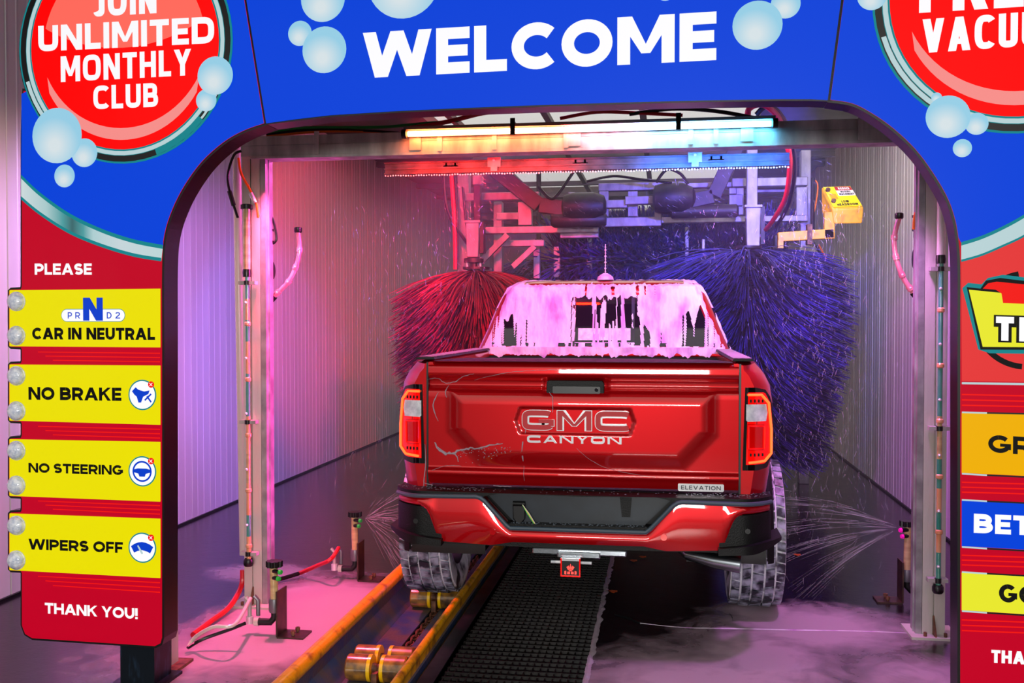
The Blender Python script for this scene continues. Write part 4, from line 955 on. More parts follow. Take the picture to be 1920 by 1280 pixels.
# floor joint and specks
def floor_strip(pts, w0, m, name, lab, cat, h=.002):
    b = MB(); P = spline([PZ(x, y) for x, y in pts], 6); n = len(P); vs = []
    for i, q in enumerate(P):
        k = math.sin(PI * min(1, max(0, i / (n - 1)))) ** .4; w_ = w0 * k * (0.7 + .6 * noise.noise(q * 4)); vs += [(q.x, q.y - w_, .0005), (q.x, q.y, h), (q.x, q.y + w_, .0005)]
    b.add(vs, [(3 * i + j, 3 * i + j + 1, 3 * i + j + 4, 3 * i + j + 3) for i in range(n - 1) for j in (0, 1)])
    return tag(b.build(name, m), lab, cat)
floor_strip([(1152, 1152), (1175, 1158), (1200, 1168)], .03, 'pit', 'debris_strip', 'black wet rag of debris on the floor right of the grate', 'debris', .006)
floor_strip([(1200, 1168), (1280, 1176), (1370, 1178), (1500, 1181), (1620, 1183), (1725, 1188)], .010, 'foam', 'floor_joint', 'pale foam-filled floor joint crossing the right floor', 'floor joint')
floor_strip([(1368, 1150), (1373, 1158), (1374, 1164)], .014, 'pit', 'debris_scrap', 'small black scrap near the right rear tyre', 'debris', .004)
for i, (x, y) in enumerate([(1495, 1041), (1205, 1045), (1150, 1110), (1188, 1052)]):
    c = PZ(x, y); b = MB(); b.add([(c.x + .022 * math.cos(a) * (1 + .3 * math.sin(3 * a)), c.y + .03 * math.sin(a), .002 + .005 * abs(math.sin(2 * a))) for a in [2 * PI * k / 9 for k in range(9)]] + [(c.x, c.y, .008)], [(k, (k + 1) % 9, 9) for k in range(9)])
    tag(b.build('fallen_leaf', 'leaf'), ['orange leaf on the dark floor right of the truck', 'orange leaf under the truck near its exhaust', 'orange leaf beside the froth of the grate', 'small leaf under the truck bumper'][i], 'leaf', 'fallen leaves on the wet floor')

# ================================================================== WASH MACHINERY AND BRUSHES
FY = 9.3
wf = thing('wash_frame', 'grey box-section wash machine frame hung across the tunnel above the truck', 'machine frame', (-.3, FY, 0))
def rect(px0, py0, px1, py1, Y, dep, m, name, parent=None):
    p, q = PY(px0, py1, Y), PY(px1, py0, Y); b = MB(); b.box(p.x, q.x, Y, Y + dep, p.z, q.z); o = b.build(name, m, parent or wf, smooth=False, bevel=.006); return o
def drop_post(px0, px1, py0, Y=FY + .1):
    p, q = PY(px0, py0, Y), PY(px1, py0, Y); MB().box(p.x, q.x, Y, Y + .11, 0.0, p.z).build('upright', 'frame_steel', wf, smooth=False, bevel=.006)
drop_post(858, 879, 326); drop_post(925, 941, 378, FY + .35); drop_post(1502, 1521, 281)
for q in [(870, 359, 1010, 376, 0), (903, 422, 1122, 438, 0), (940, 449, 1020, 462, .2), (1122, 340, 1284, 358, 0), (1117, 374, 1176, 390, -.1), (1172, 367, 1226, 383, -.16), (1226, 369, 1241, 379, -.1),
          (1122, 406, 1240, 425, 0), (1240, 403, 1515, 418, 0), (1373, 331, 1515, 350, 0), (1414, 354, 1491, 361, .15), (1284, 341, 1375, 352, .1), (930, 398, 975, 412, .3), (1050, 430, 1122, 446, .1)]:
    rect(*q[:4], FY + q[4], .1, 'frame_steel', 'beam')
for q in [(971, 378, 997, 422, 0), (1123, 358, 1141, 406, -.02), (1177, 358, 1196, 406, -.02), (1493, 350, 1515, 404, 0), (1380, 352, 1395, 403, 0), (1065, 360, 1078, 424, .1), (1227, 358, 1240, 408, .0), (1284, 425, 1292, 520, .4), (1000, 462, 1012, 522, .4), (1038, 462, 1050, 520, .5), (1100, 446, 1110, 520, .5)]:
    rect(*q[:4], FY + q[4], .09, 'frame_steel', 'vertical_member')
for q in [(1367, 352, 1381, 364, -.05), (1367, 364, 1393, 386, -.05), (1367, 386, 1381, 400, -.05), (1067, 360, 1114, 374, -.03), (1072, 398, 1112, 428, -.03)]: rect(*q[:4], FY + q[4], .06, 'frame_steel', 'mounting_plate')
for (a, c, w_) in [((893, 500), (952, 440), .055), ((962, 500), (1003, 462), .05)]:
    b = MB(); b.bar(PY(*a, FY - .05), PY(*c, FY - .05), w_, w_, (0, 1, 0)); b.build('diagonal_brace', 'frame_steel', wf, smooth=False)
# swinging arms carrying the brushes and the dark motors
def arm(pts, w_, lab, m='dark', Y=FY - .3):
    t = thing('brush_arm', lab, 'brush arm', PY(*pts[0], Y)); P = [PY(x, y, Y) for x, y in pts]
    for i in range(len(P) - 1): b = MB(); b.bar(P[i], P[i + 1], w_, .1, (0, 1, 0)); b.build('arm_tube', m, t, smooth=False, bevel=.008)
    return t
t = arm([(925, 316), (1012, 385), (1068, 392)], .14, 'dark diagonal swing arm left of the frame centre')
c = PY(1095, 388, FY - .3); b = MB(); b.lathe([(.05, -.2), (.11, -.18), (.13, -.1), (.13, .1), (.1, .18), (.05, .2)], c, 'x', 20); b.build('motor', 'dark', t)
c = PY(1085, 412, FY - .3); b = MB(); b.lathe([(.05, -.25), (.07, -.22), (.07, .22), (.05, .25)], c, 'x', 16); b.build('gearbox', 'dark', t)
t = arm([(1388, 262), (1338, 368), (1262, 385)], .13, 'dark diagonal swing arm right of the frame centre')
c = PY(1262, 372, FY - .3); b = MB(); b.lathe([(.05, -.18), (.12, -.16), (.14, -.08), (.14, .08), (.1, .17), (.05, .2)], c, 'x', 20); b.build('motor', 'dark', t)
c = PY(1320, 396, FY - .3); b = MB(); b.lathe([(.04, -.3), (.06, -.28), (.06, .28), (.04, .3)], c, 'x', 16); b.build('gearbox', 'dark', t)
# hoppers / motor covers hanging at the brush heads
def cover(r0, lab, Y=FY - .55):
    x0, y0, x1, y1 = r0; p, q = PY(x0, y1, Y), PY(x1, y0, Y); t = thing('motor_cover', lab, 'motor cover', ((p.x + q.x) / 2, Y, p.z))
    b = MB(); i = (q.x - p.x) * .08; z0, z1 = p.z, q.z
    b.add([(p.x + i, Y, z0), (q.x - i, Y, z0), (q.x - i, Y + .12, z0), (p.x + i, Y + .12, z0), (p.x, Y, z1), (q.x, Y, z1), (q.x, Y + .14, z1), (p.x, Y + .14, z1)], [(3, 2, 1, 0), (4, 5, 6, 7), (0, 1, 5, 4), (1, 2, 6, 5), (2, 3, 7, 6), (3, 0, 4, 7)])
    b.build('cover_box', 'frame_steel', t, smooth=False, bevel=.008)
    MB().box(q.x + .002, q.x + .035, Y + .03, Y + .14, z0 + .04, z1 + .01).build('side_rail', 'dark', t, smooth=False)
    MB().box(p.x - .01, q.x + .01, Y - .01, Y + .15, z1, z1 + .02).build('lid', 'frame_steel', t, smooth=False)
    c = ((p.x + q.x) / 2, Y + .07, z0); MB().lathe([(.03, -.16), (.03, -.05), (.09, -.045), (.09, -.01), (.05, 0)], c, n=16).build('bearing', 'dark', t)
    for dx in (-.06, .06): MB().lathe([(.01, -.12), (.01, 0)], (c[0] + dx, c[1], z0), n=6).build('bolt', 'chrome', t)
    return t
cover((873, 417, 898, 482), 'pinkish metal motor cover above the left brush'); cover((1398, 388, 1427, 466), 'long grey motor cover above the right brush')
rect(1400, 272, 1421, 386, FY - .45, .1, 'frame_steel', 'hanger_post'); rect(886, 328, 903, 346, FY - .4, .1, 'frame_steel', 'junction_box'); rect(888, 346, 900, 417, FY - .42, .08, 'dark', 'hanger_post')
# hoses hanging at the left and cables on the frame
for pts, m, r, lab in [([(832, 330), (836, 380), (850, 420), (868, 445), (880, 462)], 'hose_black', .016, 'dark hose sweeping down to the left motor cover'),
                       ([(846, 325), (850, 380), (853, 440), (854, 505)], 'hose_red', .020, 'thick red hose hanging left of the white upright'),
                       ([(853, 330), (858, 420), (857, 505)], 'hose_black', .010, 'thin dark hose between the red hose and the white upright'),
                       ([(868, 350), (872, 400), (876, 430)], 'hose_black', .012, 'short dark hose in front of the white upright'),
                       ([(1010, 350), (1030, 371), (1045, 365), (1078, 318)], 'hose_black', .014, 'black hose dipping between beam and roof left of centre'),
                       ([(1100, 340), (1150, 330), (1200, 336), (1260, 342)], 'hose_black', .012, 'black cable sagging over the central lattice'),
                       ([(1230, 342), (1250, 318), (1275, 325), (1290, 345)], 'hose_black', .014, 'black hose loop over the right of the lattice'),
                       ([(1522, 335), (1533, 345), (1530, 380), (1520, 425)], 'hose_orange', .006, 'thin orange hose beside the right end of the frame'),
                       ([(1525, 333), (1524, 380), (1524, 450)], 'hose_black', .018, 'black conduit down the right end of the frame'),
                       ([(1535, 458), (1552, 490), (1570, 520), (1580, 555)], 'hose_orange', .007, 'thin orange hose hanging below the yellow arm'),
                       ([(1530, 460), (1552, 500), (1555, 518), (1540, 526), (1520, 524)], 'hose_black', .013, 'black hose looping below the yellow arm')]:
    hose('hose', [PY(x, y, FY - .35) for x, y in pts], r, m, lab)
rect(1476, 455, 1500, 510, FY - .1, .15, 'dark', 'gear_housing'); rect(1497, 462, 1530, 476, FY, .08, 'frame_steel', 'cross_plate'); rect(1452, 440, 1470, 520, FY, .12, 'dark', 'gear_housing')
rect(1316, 448, 1322, 470, FY - .2, .04, 'frame_steel', 'nozzle_bar')
# yellow hazard box on its bent arm
HY = FY - .6
t = thing('hazard_box', 'yellow safety box with DANGER label on an angled orange-yellow arm at the right', 'safety box', PY(1585, 400, HY))
pp = lambda x, y, d=0: PY(x, y, HY + d)
b = MB(); top = [(1545, 346), (1602, 344), (1620, 389), (1560, 392)]; T4 = [pp(*q) for q in top]
Bk = [v + Vector((.02, .22, .0)) for v in T4]
dn = [pp(1543, 372), None, pp(1618, 419), pp(1563, 420)]
vs = [T4[0], T4[1], T4[2], T4[3], pp(1546, 380, .02), pp(1604, 376, .2), pp(1617, 419), pp(1564, 420)]
b.add([T4[0] + Vector((0, .16, 0)), T4[1] + Vector((0, .16, 0)), T4[2], T4[3], pp(1546, 396) + Vector((0, .16, 0)), pp(1604, 396) + Vector((0, .16, 0)), pp(1617, 419), pp(1564, 420)],
      [(0, 1, 2, 3), (7, 6, 5, 4), (3, 2, 6, 7), (2, 1, 5, 6), (0, 3, 7, 4), (1, 0, 4, 5)])
bx = b.build('box_body', 'safety_orange', t, smooth=False, bevel=.012)
e1 = (T4[1] - T4[0] + Vector((0, 0, 0))); 
O4 = [T4[0] + Vector((0, .16, 0)), T4[1] + Vector((0, .16, 0)), T4[2], T4[3]]
nrm = (O4[1] - O4[0]).cross(O4[3] - O4[0]).normalized(); nrm = nrm if nrm.y < 0 or nrm.z > 0 else -nrm
if nrm.z < 0: nrm = -nrm
def lf(u, v, d): return O4[3].lerp(O4[2], u).lerp(O4[0].lerp(O4[1], u), v) + nrm * d
MB().prism([(.05, .05), (.95, .05), (.95, .95), (.05, .95)], lf, .0, .013).build('lid', 'safety_yellow', t, smooth=False)
MB().prism([(.40, .76), (.95, .76), (.93, .93), (.40, .93)], lf, .013, .016).build('warning_label', 'label_red', t, smooth=False)
MB().prism([(.40, .52), (.95, .52), (.95, .76), (.40, .76)], lf, .013, .016).build('warning_label', 'label_white', t, smooth=False)
MB().prism([(.12, .38), (.34, .38), (.34, .62), (.12, .62)], lf, .013, .016).build('patch', 'safety_orange', t, smooth=False)
W2 = lambda s, p0, p1, h, m, wt=.24: (lambda bb: (text(bb, s, p0, p1, h, lf, .018, wt, .12), bb.build('label_lettering', m, t, smooth=False, recalc=False)))(MB())
W2('DANGER', (.50, .79), (.86, .79), .11, 'label_white'); W2('MOVING', (.52, .65), (.84, .65), .08, 'black'); W2('MACHINERY', (.44, .545), (.92, .545), .08, 'black')
W2('LOW', (.38, .20), (.62, .20), .10, 'black'); W2('HEADROOM', (.2, .07), (.85, .07), .10, 'black')
for u, v in ((.14, .78), (.14, .28)): b = MB(); p = lf(u, v, .013); b.tube([p, p + nrm * .02], .02, 10); b.build('bolt', 'rust', t)
b = MB(); b.bar(pp(1554, 398, .05), pp(1554, 448, .05), .085, .08); b.build('neck', 'safety_orange', t, smooth=False, bevel=.006)
b = MB(); b.bar(pp(1458, 445, .05), pp(1563, 438, .05), .08, .08, (0, 1, 0)); b.build('arm', 'safety_orange', t, smooth=False, bevel=.006)
MB().box(pp(1459, 450).x, pp(1469, 450).x, HY, HY + .08, pp(1459, 466).z, pp(1459, 450).z).build('arm_foot', 'safety_orange', t, smooth=False)
b = MB(); b.box(pp(1514, 430).x, pp(1523, 430).x, HY - .01, HY + .11, pp(1514, 458).z, pp(1514, 420).z); b.build('arm_clamp', 'rust', t, smooth=False)

# brushes
TX = -.388
def strand(b, p, d, L_, droop, w_, segs=4, twist=0.0):
    pts = []; cur = Vector(p); dd = Vector(d).normalized(); side0 = dd.cross(Vector((0, 0, 1)))
    side = (side0.normalized() if side0.length > 1e-3 else Vector((1, 0, 0)))
    up_ = side.cross(dd); sd = (side * math.cos(twist) + up_ * math.sin(twist)) * w_
    vs = []
    for i in range(segs + 1):
        k = 1 - .5 * (i / segs) ** 3; vs += [cur + sd * k, cur - sd * k]
        cur = cur + dd * (L_ / segs); dd = (dd + Vector((0, 0, -droop / segs))).normalized()
    b.add(vs, [(2 * i, 2 * i + 1, 2 * i + 3, 2 * i + 2) for i in range(segs)])
def in_truck(q): return abs(q.x - TX) < .97 and 4.4 < q.y < 9.9 and q.z < (1.25 if q.y > 8.1 else 1.8)
def side_brush(cx, cy, z0, z1, rad, n, lab, seed, droop, up0, bm='brush_red', ztop=None):
    rnd = random.Random(seed); t = thing('side_brush', lab, 'brush', (cx, cy, z0))
    MB().tube([(cx, cy, z0), (cx, cy, z1)], .07, 14).build('core', 'dark', t)
    if ztop: MB().tube([(cx, cy, z1), (cx, cy, ztop)], .03, 10).build('hanger_shaft', 'dark', t)
    MB().lathe([(.02, 0), (.12, 0), (.12, .02), (.02, .02)], (cx, cy, z1), n=20).build('top_disc', 'dark', t)
    b = MB()
    for i in range(n):
        h = rnd.random(); tuft = int(h * 34) / 34; z = z0 + (z1 - z0) * (tuft + rnd.random() * .02); a = rnd.random() * 2 * PI
        a = round(a / (2 * PI / 40)) * (2 * PI / 40) + rnd.gauss(0, .05) + tuft * 2
        d = Vector((math.cos(a), math.sin(a), up0 * (tuft - .2) + rnd.gauss(0, .05))); L_ = rad * (.80 + .2 * rnd.random()) * (1 if tuft < .93 else .98) * (.72 + .28 * min(1, tuft * 1.6))
        p = Vector((cx + .06 * math.cos(a), cy + .06 * math.sin(a), z))
        while L_ > .12 and in_truck(p + d.normalized() * L_): L_ *= .8
        if in_truck(p + d.normalized() * L_): continue
        strand(b, p, d, L_, droop * (.7 + .6 * rnd.random()), .0055, 4, rnd.random() * PI)
    b.build('bristles', bm, t, smooth=False, kind='stuff', recalc=False)
BYc = 8.75
lc = PY(893, 505, BYc); rc = PY(1402, 455, BYc)
side_brush(lc.x, BYc, .35, lc.z, abs(lc.x - PY(738, 600, BYc).x) + .02, 9000, 'large dark side brush with long bristles left of the truck cab', 3, .75, -.16)
side_brush(rc.x, BYc, .35, rc.z - .05, abs(rc.x - PY(1602, 600, BYc).x), 11000, 'large dark side brush with long bristles right of the truck cab', 5, .52, -.04, 'brush_blue')
rnd = random.Random(11)
ty, tz = 10.1, 2.06
tb = thing('top_brush', 'wide horizontal rotating top brush behind the truck cab roof', 'brush', (.2, ty, tz))
x0, x1 = PY(1050, 480, ty).x, PY(1460, 480, ty).x
MB().tube([(x0, ty, tz), (x1, ty, tz)], .08, 14).build('core', 'dark', tb)
b = MB()
for i in range(8000):
    x = x0 + (x1 - x0) * rnd.random(); a = rnd.random() * 2 * PI; d = Vector((rnd.gauss(0, .35), math.cos(a), math.sin(a)))
    strand(b, (x, ty + .07 * math.cos(a), tz + .07 * math.sin(a)), d, .56 * (.8 + .2 * rnd.random()), .25, .008, 4, rnd.random() * PI)
b.build('bristles', 'brush_violet', tb, smooth=False, kind='stuff', recalc=False)
sc2 = PY(1010, 500, 12.2); side_brush(sc2.x, 12.2, .5, PY(1010, 490, 12.2).z, .75, 2600, 'second dark umbrella brush farther back between the frame braces', 9, .8, .1, 'brush_violet', ZC)

# ================================================================== THE RED PICKUP
TY = 4.65
truck = thing('pickup_truck', 'glossy red pickup truck seen from behind, its cab covered in pink-lit foam', 'truck', (TX, TY, 0))
def tp(px, py, yl=0.0): p = PY(px, py, TY + yl); return (p.x - TX, p.z)
def tb(mb, name, m, parent=truck, **k): return mb.build(name, m, parent, local=(parent is truck), **k) if parent is truck else mb.build(name, m, parent, local=True, **k)
def ybend(x): a = max(0, abs(x) - .73); return (a / .165) ** 2 * .085
def boolean_cut(o, cutters):
    for c in cutters:
        md = o.modifiers.new('cut', 'BOOLEAN'); md.operation = 'DIFFERENCE'; md.solver = 'EXACT'; md.object = c
    bpy.context.view_layer.update(); dg = bpy.context.evaluated_depsgraph_get(); me = bpy.data.meshes.new_from_object(o.evaluated_get(dg))
    o.modifiers.clear(); o.data = me
    me.polygons.foreach_set('use_smooth', [True] * len(me.polygons)); me.set_sharp_from_angle(angle=math.radians(30))
def cutter(y, z, r):
    b = MB(); b.lathe([(r, -1.2), (r, 1.2)], (0, y, z), 'x', 40); return b.build('cut', 'black', truck, local=True)
c1, c2 = cutter(.74, .40, .47), cutter(4.08, .40, .47)
OUT = [(.80, .52), (.845, .60), (.868, .72), (.886, .85), (.893, 1.0), (.892, 1.12), (.880, 1.20), (.855, 1.25), (.828, 1.285), (.810, 1.305)]
def loft(sections, name, m, parent=truck, cuts=(), **k):
    b = MB(); n = len(sections[0])
    for s_ in sections: b.v += [tuple(p) for p in s_]
    for i in range(len(sections) - 1):
        for j in range(n): b.f.append((i * n + j, i * n + (j + 1) % n, (i + 1) * n + (j + 1) % n, (i + 1) * n + j))
    L = (len(sections) - 1) * n
    t0 = tessellate_polygon([[Vector((p[0], p[2], 0)) for p in sections[0]]])
    b.f += [tuple(reversed(t)) for t in t0] + [tuple(L + i for i in t) for t in t0]; b.mi = [0] * len(b.f)
    o = b.build(name, m, parent, local=True, **k)
    if cuts: boolean_cut(o, cuts)
    return o
for sg in (-1, 1):
    secs = []
    for y in (0.0, .012, .03, .055, .09, .14, .3, .9, 1.2, 1.60):
        k = 0 if y >= .14 else (.14 - y) / .14; sh = k ** 2.2 * .085
        pts = [(sg * (x - sh * min(1, (x - .735) / .1)), y + .005, z - (.012 * k if z > 1.25 else 0)) for x, z in OUT]
        pts += [(sg * .72, y + .005, 1.312 - .01 * k), (sg * .705, y + .005, 1.30), (sg * .705, y + .005, 1.27), (sg * .738, y + .005, 1.26), (sg * .738, y + .005, .52)]
        secs.append(pts)
    o = loft(secs, 'bed_side', 'paint', cuts=(c1,))
def bodysec(y, top, w_=1.0, zb=.42):
    L = [(.80 * w_, zb)] + [(x * w_, z) for x, z in OUT[1:] if z < top - .06] + [(.80 * w_, top - .02), (.72 * w_, top), (.3 * w_, top + .012)]
    while len(L) < 13: L.insert(1, (L[0][0] + .001, L[0][1] + .001))
    L = L[:13] if len(L) > 13 else L
    pts = [(x, y, z) for x, z in L] + [(-x, y, z) for x, z in reversed(L)]
    return pts
secs = [bodysec(1.63, 1.30), bodysec(3.3, 1.30), bodysec(3.62, 1.27), bodysec(4.2, 1.22, .985), bodysec(4.75, 1.16, .96), bodysec(4.98, 1.08, .90), bodysec(5.06, .95, .84)]
body = loft(secs, 'front_body', 'paint', cuts=(c2,))
for c in (c1, c2): bpy.data.objects.remove(c)
b = MB(); b.box(-.738, .738, .05, 1.62, .66, .70); b.box(-.738, .738, 1.58, 1.62, .70, 1.30); tb(b, 'bed_liner', 'bumper_black', smooth=False)
b = MB(); b.box(-.74, .74, 1.565, 1.66, 1.275, 1.325); tb(b, 'bed_header', 'paint', smooth=False, bevel=.008)
for sg in (-1, 1):
    b = MB(); b.prism([(sg * .70, 1.313), (sg * .795, 1.313), (sg * .79, 1.322), (sg * .705, 1.324)], lambda u, v, d: Vector((u, d, v)), .02, 1.6); tb(b, 'rail_cap', 'bumper_black', smooth=False)
# door seams, handles, side windows, mirrors omitted where hidden; cab
LV = [(1.285, .800, 1.64, 3.80), (1.33, .790, 1.648, 3.68), (1.45, .738, 1.665, 3.42), (1.56, .695, 1.685, 3.20), (1.65, .655, 1.705, 3.03), (1.70, .628, 1.725, 2.94), (1.735, .590, 1.77, 2.86), (1.757, .53, 1.85, 2.75), (1.768, .40, 2.0, 2.6)]
def ring_(z, hw, y0, y1, r=.09, n=6):
    P = []
    for cx_, cy_, a0_ in ((hw - r, y0 + r, -90), (hw - r, y1 - r, 0), (-hw + r, y1 - r, 90), (-hw + r, y0 + r, 180)):
        for i in range(n + 1): a = math.radians(a0_ + 90 * i / n); P.append((cx_ + r * math.cos(a), cy_ + r * math.sin(a), z))
    return P
b = MB(); R_ = [ring_(z, hw, y0, y1, .09 if z < 1.7 else .12) for z, hw, y0, y1 in LV]; n = len(R_[0])
for r in R_: b.v += r
for i in range(len(R_) - 1):
    for j in range(n): b.f.append((i * n + j, i * n + (j + 1) % n, (i + 1) * n + (j + 1) % n, (i + 1) * n + j))
b.f.append(tuple((len(R_) - 1) * n + j for j in range(n))); b.mi = [0] * len(b.f)
cabo = tb(b, 'cab', 'paint', angle=50)
def lvl(z, k):
    for a, c in zip(LV, LV[1:]):
        if z <= c[0]: t = (z - a[0]) / (c[0] - a[0]); return a[k] + (c[k] - a[k]) * max(0, t)
    return LV[-1][k]
b = MB()
def wrear(u, v):
    z = 1.335 + v * .325; hw = lvl(z, 1) - .075; return (-hw + 2 * hw * u, lvl(z, 2) - .004, z)
b.grid(wrear, 24, 6); tb(b, 'rear_window', 'glass_dark', cabo)
for x0, x1 in ((-.185, -.165), (.185, .205)):
    b = MB(); b.grid(lambda u, v: (x0 + (x1 - x0) * u, lvl(1.335 + v * .325, 2) - .008, 1.335 + v * .325), 1, 5); tb(b, 'window_divider', 'black', cabo)
b = MB(); b.grid(lambda u, v: (-.15 + .33 * u, lvl(1.375 + v * .075, 2) - .0065, 1.375 + v * .075), 8, 2); tb(b, 'pale_view_sheet', 'lens_white', cabo)  # pale sheet on the glass, painted for light seen through the cab
for sg in (-1, 1):
    b = MB()
    def ws(u, v):
        z = 1.32 + v * .34; y0 = lvl(z, 2) + .16; y1 = lvl(z, 3) - .25; return (sg * (lvl(z, 1) + .003), y0 + (y1 - y0) * u, z)
    b.grid(ws, 10, 6); tb(b, 'side_window', 'glass_dark', cabo)
    b = MB(); b.box(sg * .88 - .012, sg * .88 + .012, 2.35, 2.36, .55, 1.28); tb(b, 'door_seam', 'black', smooth=False)
    b = MB(); b.tube([(sg * .885, 2.45, 1.12), (sg * .915, 2.48, 1.12), (sg * .915, 2.62, 1.12), (sg * .885, 2.65, 1.12)], .012, 8); tb(b, 'door_handle', 'paint')
b = MB(); b.grid(lambda u, v: (lambda z: ((-1 + 2 * u) * (lvl(z, 1) - .09), lvl(z, 3) + .004, z))(1.33 + v * .32), 16, 6); tb(b, 'windscreen', 'glass_dark', cabo)
b = MB(); b.box(-.55, .55, 5.05, 5.10, .62, .98); tb(b, 'grille', 'black', smooth=False, bevel=.01)
b = MB(); b.box(-.86, .86, 4.95, 5.18, .42, .62); tb(b, 'front_bumper', 'bumper_black', smooth=False, bevel=.03)
for sg in (-1, 1): b = MB(); b.box(sg * .72 - .12, sg * .72 + .12, 4.97, 5.07, .80, .96); tb(b, 'headlamp', 'lens_white', smooth=False, bevel=.01)
# antenna and roof foam lump
b = MB(); b.lathe([(.055, 0), (.05, .02), (.03, .035), (.012, .045)], (tp(1135, 523, 1.9)[0], 1.9, 1.765), n=16); an = tb(b, 'antenna_base', 'foam')
ax = tp(1135, 523, 1.9)[0]; z = 1.80; b = MB(); b.tube([(ax, 1.9, z), (ax, 1.9, z + .20)], .003, 6)
for i in range(9): b.ball((ax, 1.9, z + .02 + i * .02), .0055 + .002 * (i % 2), 6, 4)
tb(b, 'antenna_rod', 'foam')

# ---- foam coat on the cab rear, with dripping clear gaps
def sstep(a, b_, x): t = min(1, max(0, (x - a) / (b_ - a))); return t * t * (3 - 2 * t)
def clear(x, z):
    s_ = noise.noise(Vector((x * 34, z * 2.0, 1.7))) + .45 * noise.noise(Vector((x * 80, z * 5, 4.0)))
    w_ = -.75
    if -.20 < x < .22 and 1.36 < z < 1.645 + .03 * noise.noise(Vector((x * 30, 0, 0))): w_ = .22
    if .20 <= x < .30 and 1.34 < z < 1.56 - (x - .20) * 1.4: w_ = .18
    if -.66 < x < -.48 and 1.335 < z < 1.50 + .10 * noise.noise(Vector((x * 25, 2, 0))): w_ = .10 - (z - 1.36) * 1.2
    if .50 < x < .66 and 1.335 < z < 1.54 + .14 * noise.noise(Vector((x * 22, 7, 0))): w_ = .28 - (z - 1.36) * 1.0
    if 1.325 < z < 1.355: w_ = max(w_, -.18)
    if .21 < x < .33 and 1.66 < z < 1.72: w_ = max(w_, -.12)
    if .02 < x < .09 and 1.66 < z < 1.71: w_ = max(w_, -.05)
    if (x < -.66 or x > .64) and z < 1.58: w_ = max(w_, -.25)
    return s_ + w_ > 0
NU, NV = 300, 130
def fs(u, v):
    u = (u - .5) * 2 * 1.16
    if v < .8: z = 1.30 + v / .8 * .40; hw = lvl(z, 1); yr = lvl(z, 2)
    else:
        t = (v - .8) / .2; z = 1.70 + .068 * math.sin(t * PI / 2) ; hw = lvl(z, 1) if z < 1.735 else .59 - (z - 1.735) * .6; yr = 1.725 + t ** 1.6 * .6
    hw += .004
    uu = max(-1, min(1, u)); x = uu * (hw - .03) ; e = abs(u) - 1; cr2 = max(0, (abs(uu) - .93) / .07)
    if e > 0: x = math.copysign(hw - .03 + .034 * min(1, e * 20), u); y = yr + .05 + e * 1.3
    else: y = yr + .05 * cr2 ** 2
    th = .010 + .006 * noise.noise(Vector((x * 40, z * 8, y * 4))) + .003 * noise.noise(Vector((x * 120, z * 30, y * 9)))
    return (x * (1 + th * .6), y - th, z + (th * .9 if v > .8 else 0))
P = [fs(i / NU, j / NV) for j in range(NV + 1) for i in range(NU + 1)]
b = MB(); b.v = P
for j in range(NV):
    for i in range(NU):
        a = j * (NU + 1) + i; c = P[a]
        if clear(c[0], c[2]): continue
        b.f.append((a, a + 1, a + NU + 2, a + NU + 1))
b.mi = [0] * len(b.f); tb(b, 'foam_coat', 'foam', kind='stuff', angle=80, recalc=False)
# foam on the ledge below the window and on the rails
b = MB(); b.v = []; 
def ledge(u, v):
    x = -.745 + 1.49 * u; a = noise.noise(Vector((x * 30, v * 3, 9))); 
    if v < .5: return (x, 1.66 - v * 2 * .105, 1.332 + .006 * a)
    return (x, 1.555 - .006 * a, 1.332 - (v - .5) * 2 * (.050 + .022 * noise.noise(Vector((x * 18, 3, 3))) + .018 * noise.noise(Vector((x * 55, 8, 3)))))
b.grid(ledge, 160, 8); tb(b, 'ledge_foam', 'foam', kind='stuff', recalc=False)
for sg in (-1, 1):
    b = MB(); b.grid(lambda u, v: (sg * (.705 + .085 * u + .004 * noise.noise(Vector((v * 30, u, 1)))), .05 + 1.5 * v, 1.326 + .004 * noise.noise(Vector((u * 9, v * 40, 2)))), 4, 60); tb(b, 'rail_foam', 'foam_thin', kind='stuff', recalc=False)

# ---- tailgate as a sculpted sheet
PZp = [(1.300, .030), (1.292, .008), (1.278, .0), (1.245, -.002), (1.228, .010), (1.214, .026), (1.190, .028), (1.174, .012), (1.160, .004), (1.14, .002), (.80, .0), (.795, -.006), (.786, -.016), (.772, -.018), (.755, -.008), (.735, .0), (.715, .010)]
def prz(z):
    for (za, ya), (zb_, yb_2) in zip(PZp, PZp[1:]):
        if z >= zb_: t = (za - z) / (za - zb_); t = min(1, max(0, t)); return ya + (yb_2 - ya) * t
    return PZp[-1][1]
ez0, ez1 = tp(1078, 812)[1], tp(1078, 765)[1]; ezc = (ez0 + ez1) / 2; exh = .275; ecx = tp(1078, 790)[0]
def tgd(x, z):
    y = prz(z) - .012 * (1 - (x / .73) ** 2)
    d = max(abs(x) - .60, z - 1.150, .845 - z, (abs(x) - .60 + (.985 - z) * .95) * .72 if z < .985 else -1)
    y -= .020 * sstep(.045, -.045, d)
    hx = max(abs(x - ecx) - exh + abs(z - ezc) * .35, abs(z - ezc) - .058)
    y += .009 * sstep(.006, -.002, hx)
    # scooped handle shelf
    hd_ = max(abs(x + .02) - .15, abs(z - 1.192) - .034); y += .006 * sstep(.01, -.01, hd_)
    return y
b = MB(); ZS = sorted(set([1.303 - i * .0062 for i in range(96)])); ZS = [z for z in ZS if z > .716] + [1.303]
zs = sorted(ZS, reverse=True); nx = 180; xs_ = [-.727 + 1.454 * i / nx for i in range(nx + 1)]
b.v = [(x, tgd(x, z), z) for z in zs for x in xs_]
for j in range(len(zs) - 1):
    for i in range(nx): a = j * (nx + 1) + i; b.f.append((a, a + 1, a + nx + 2, a + nx + 1))
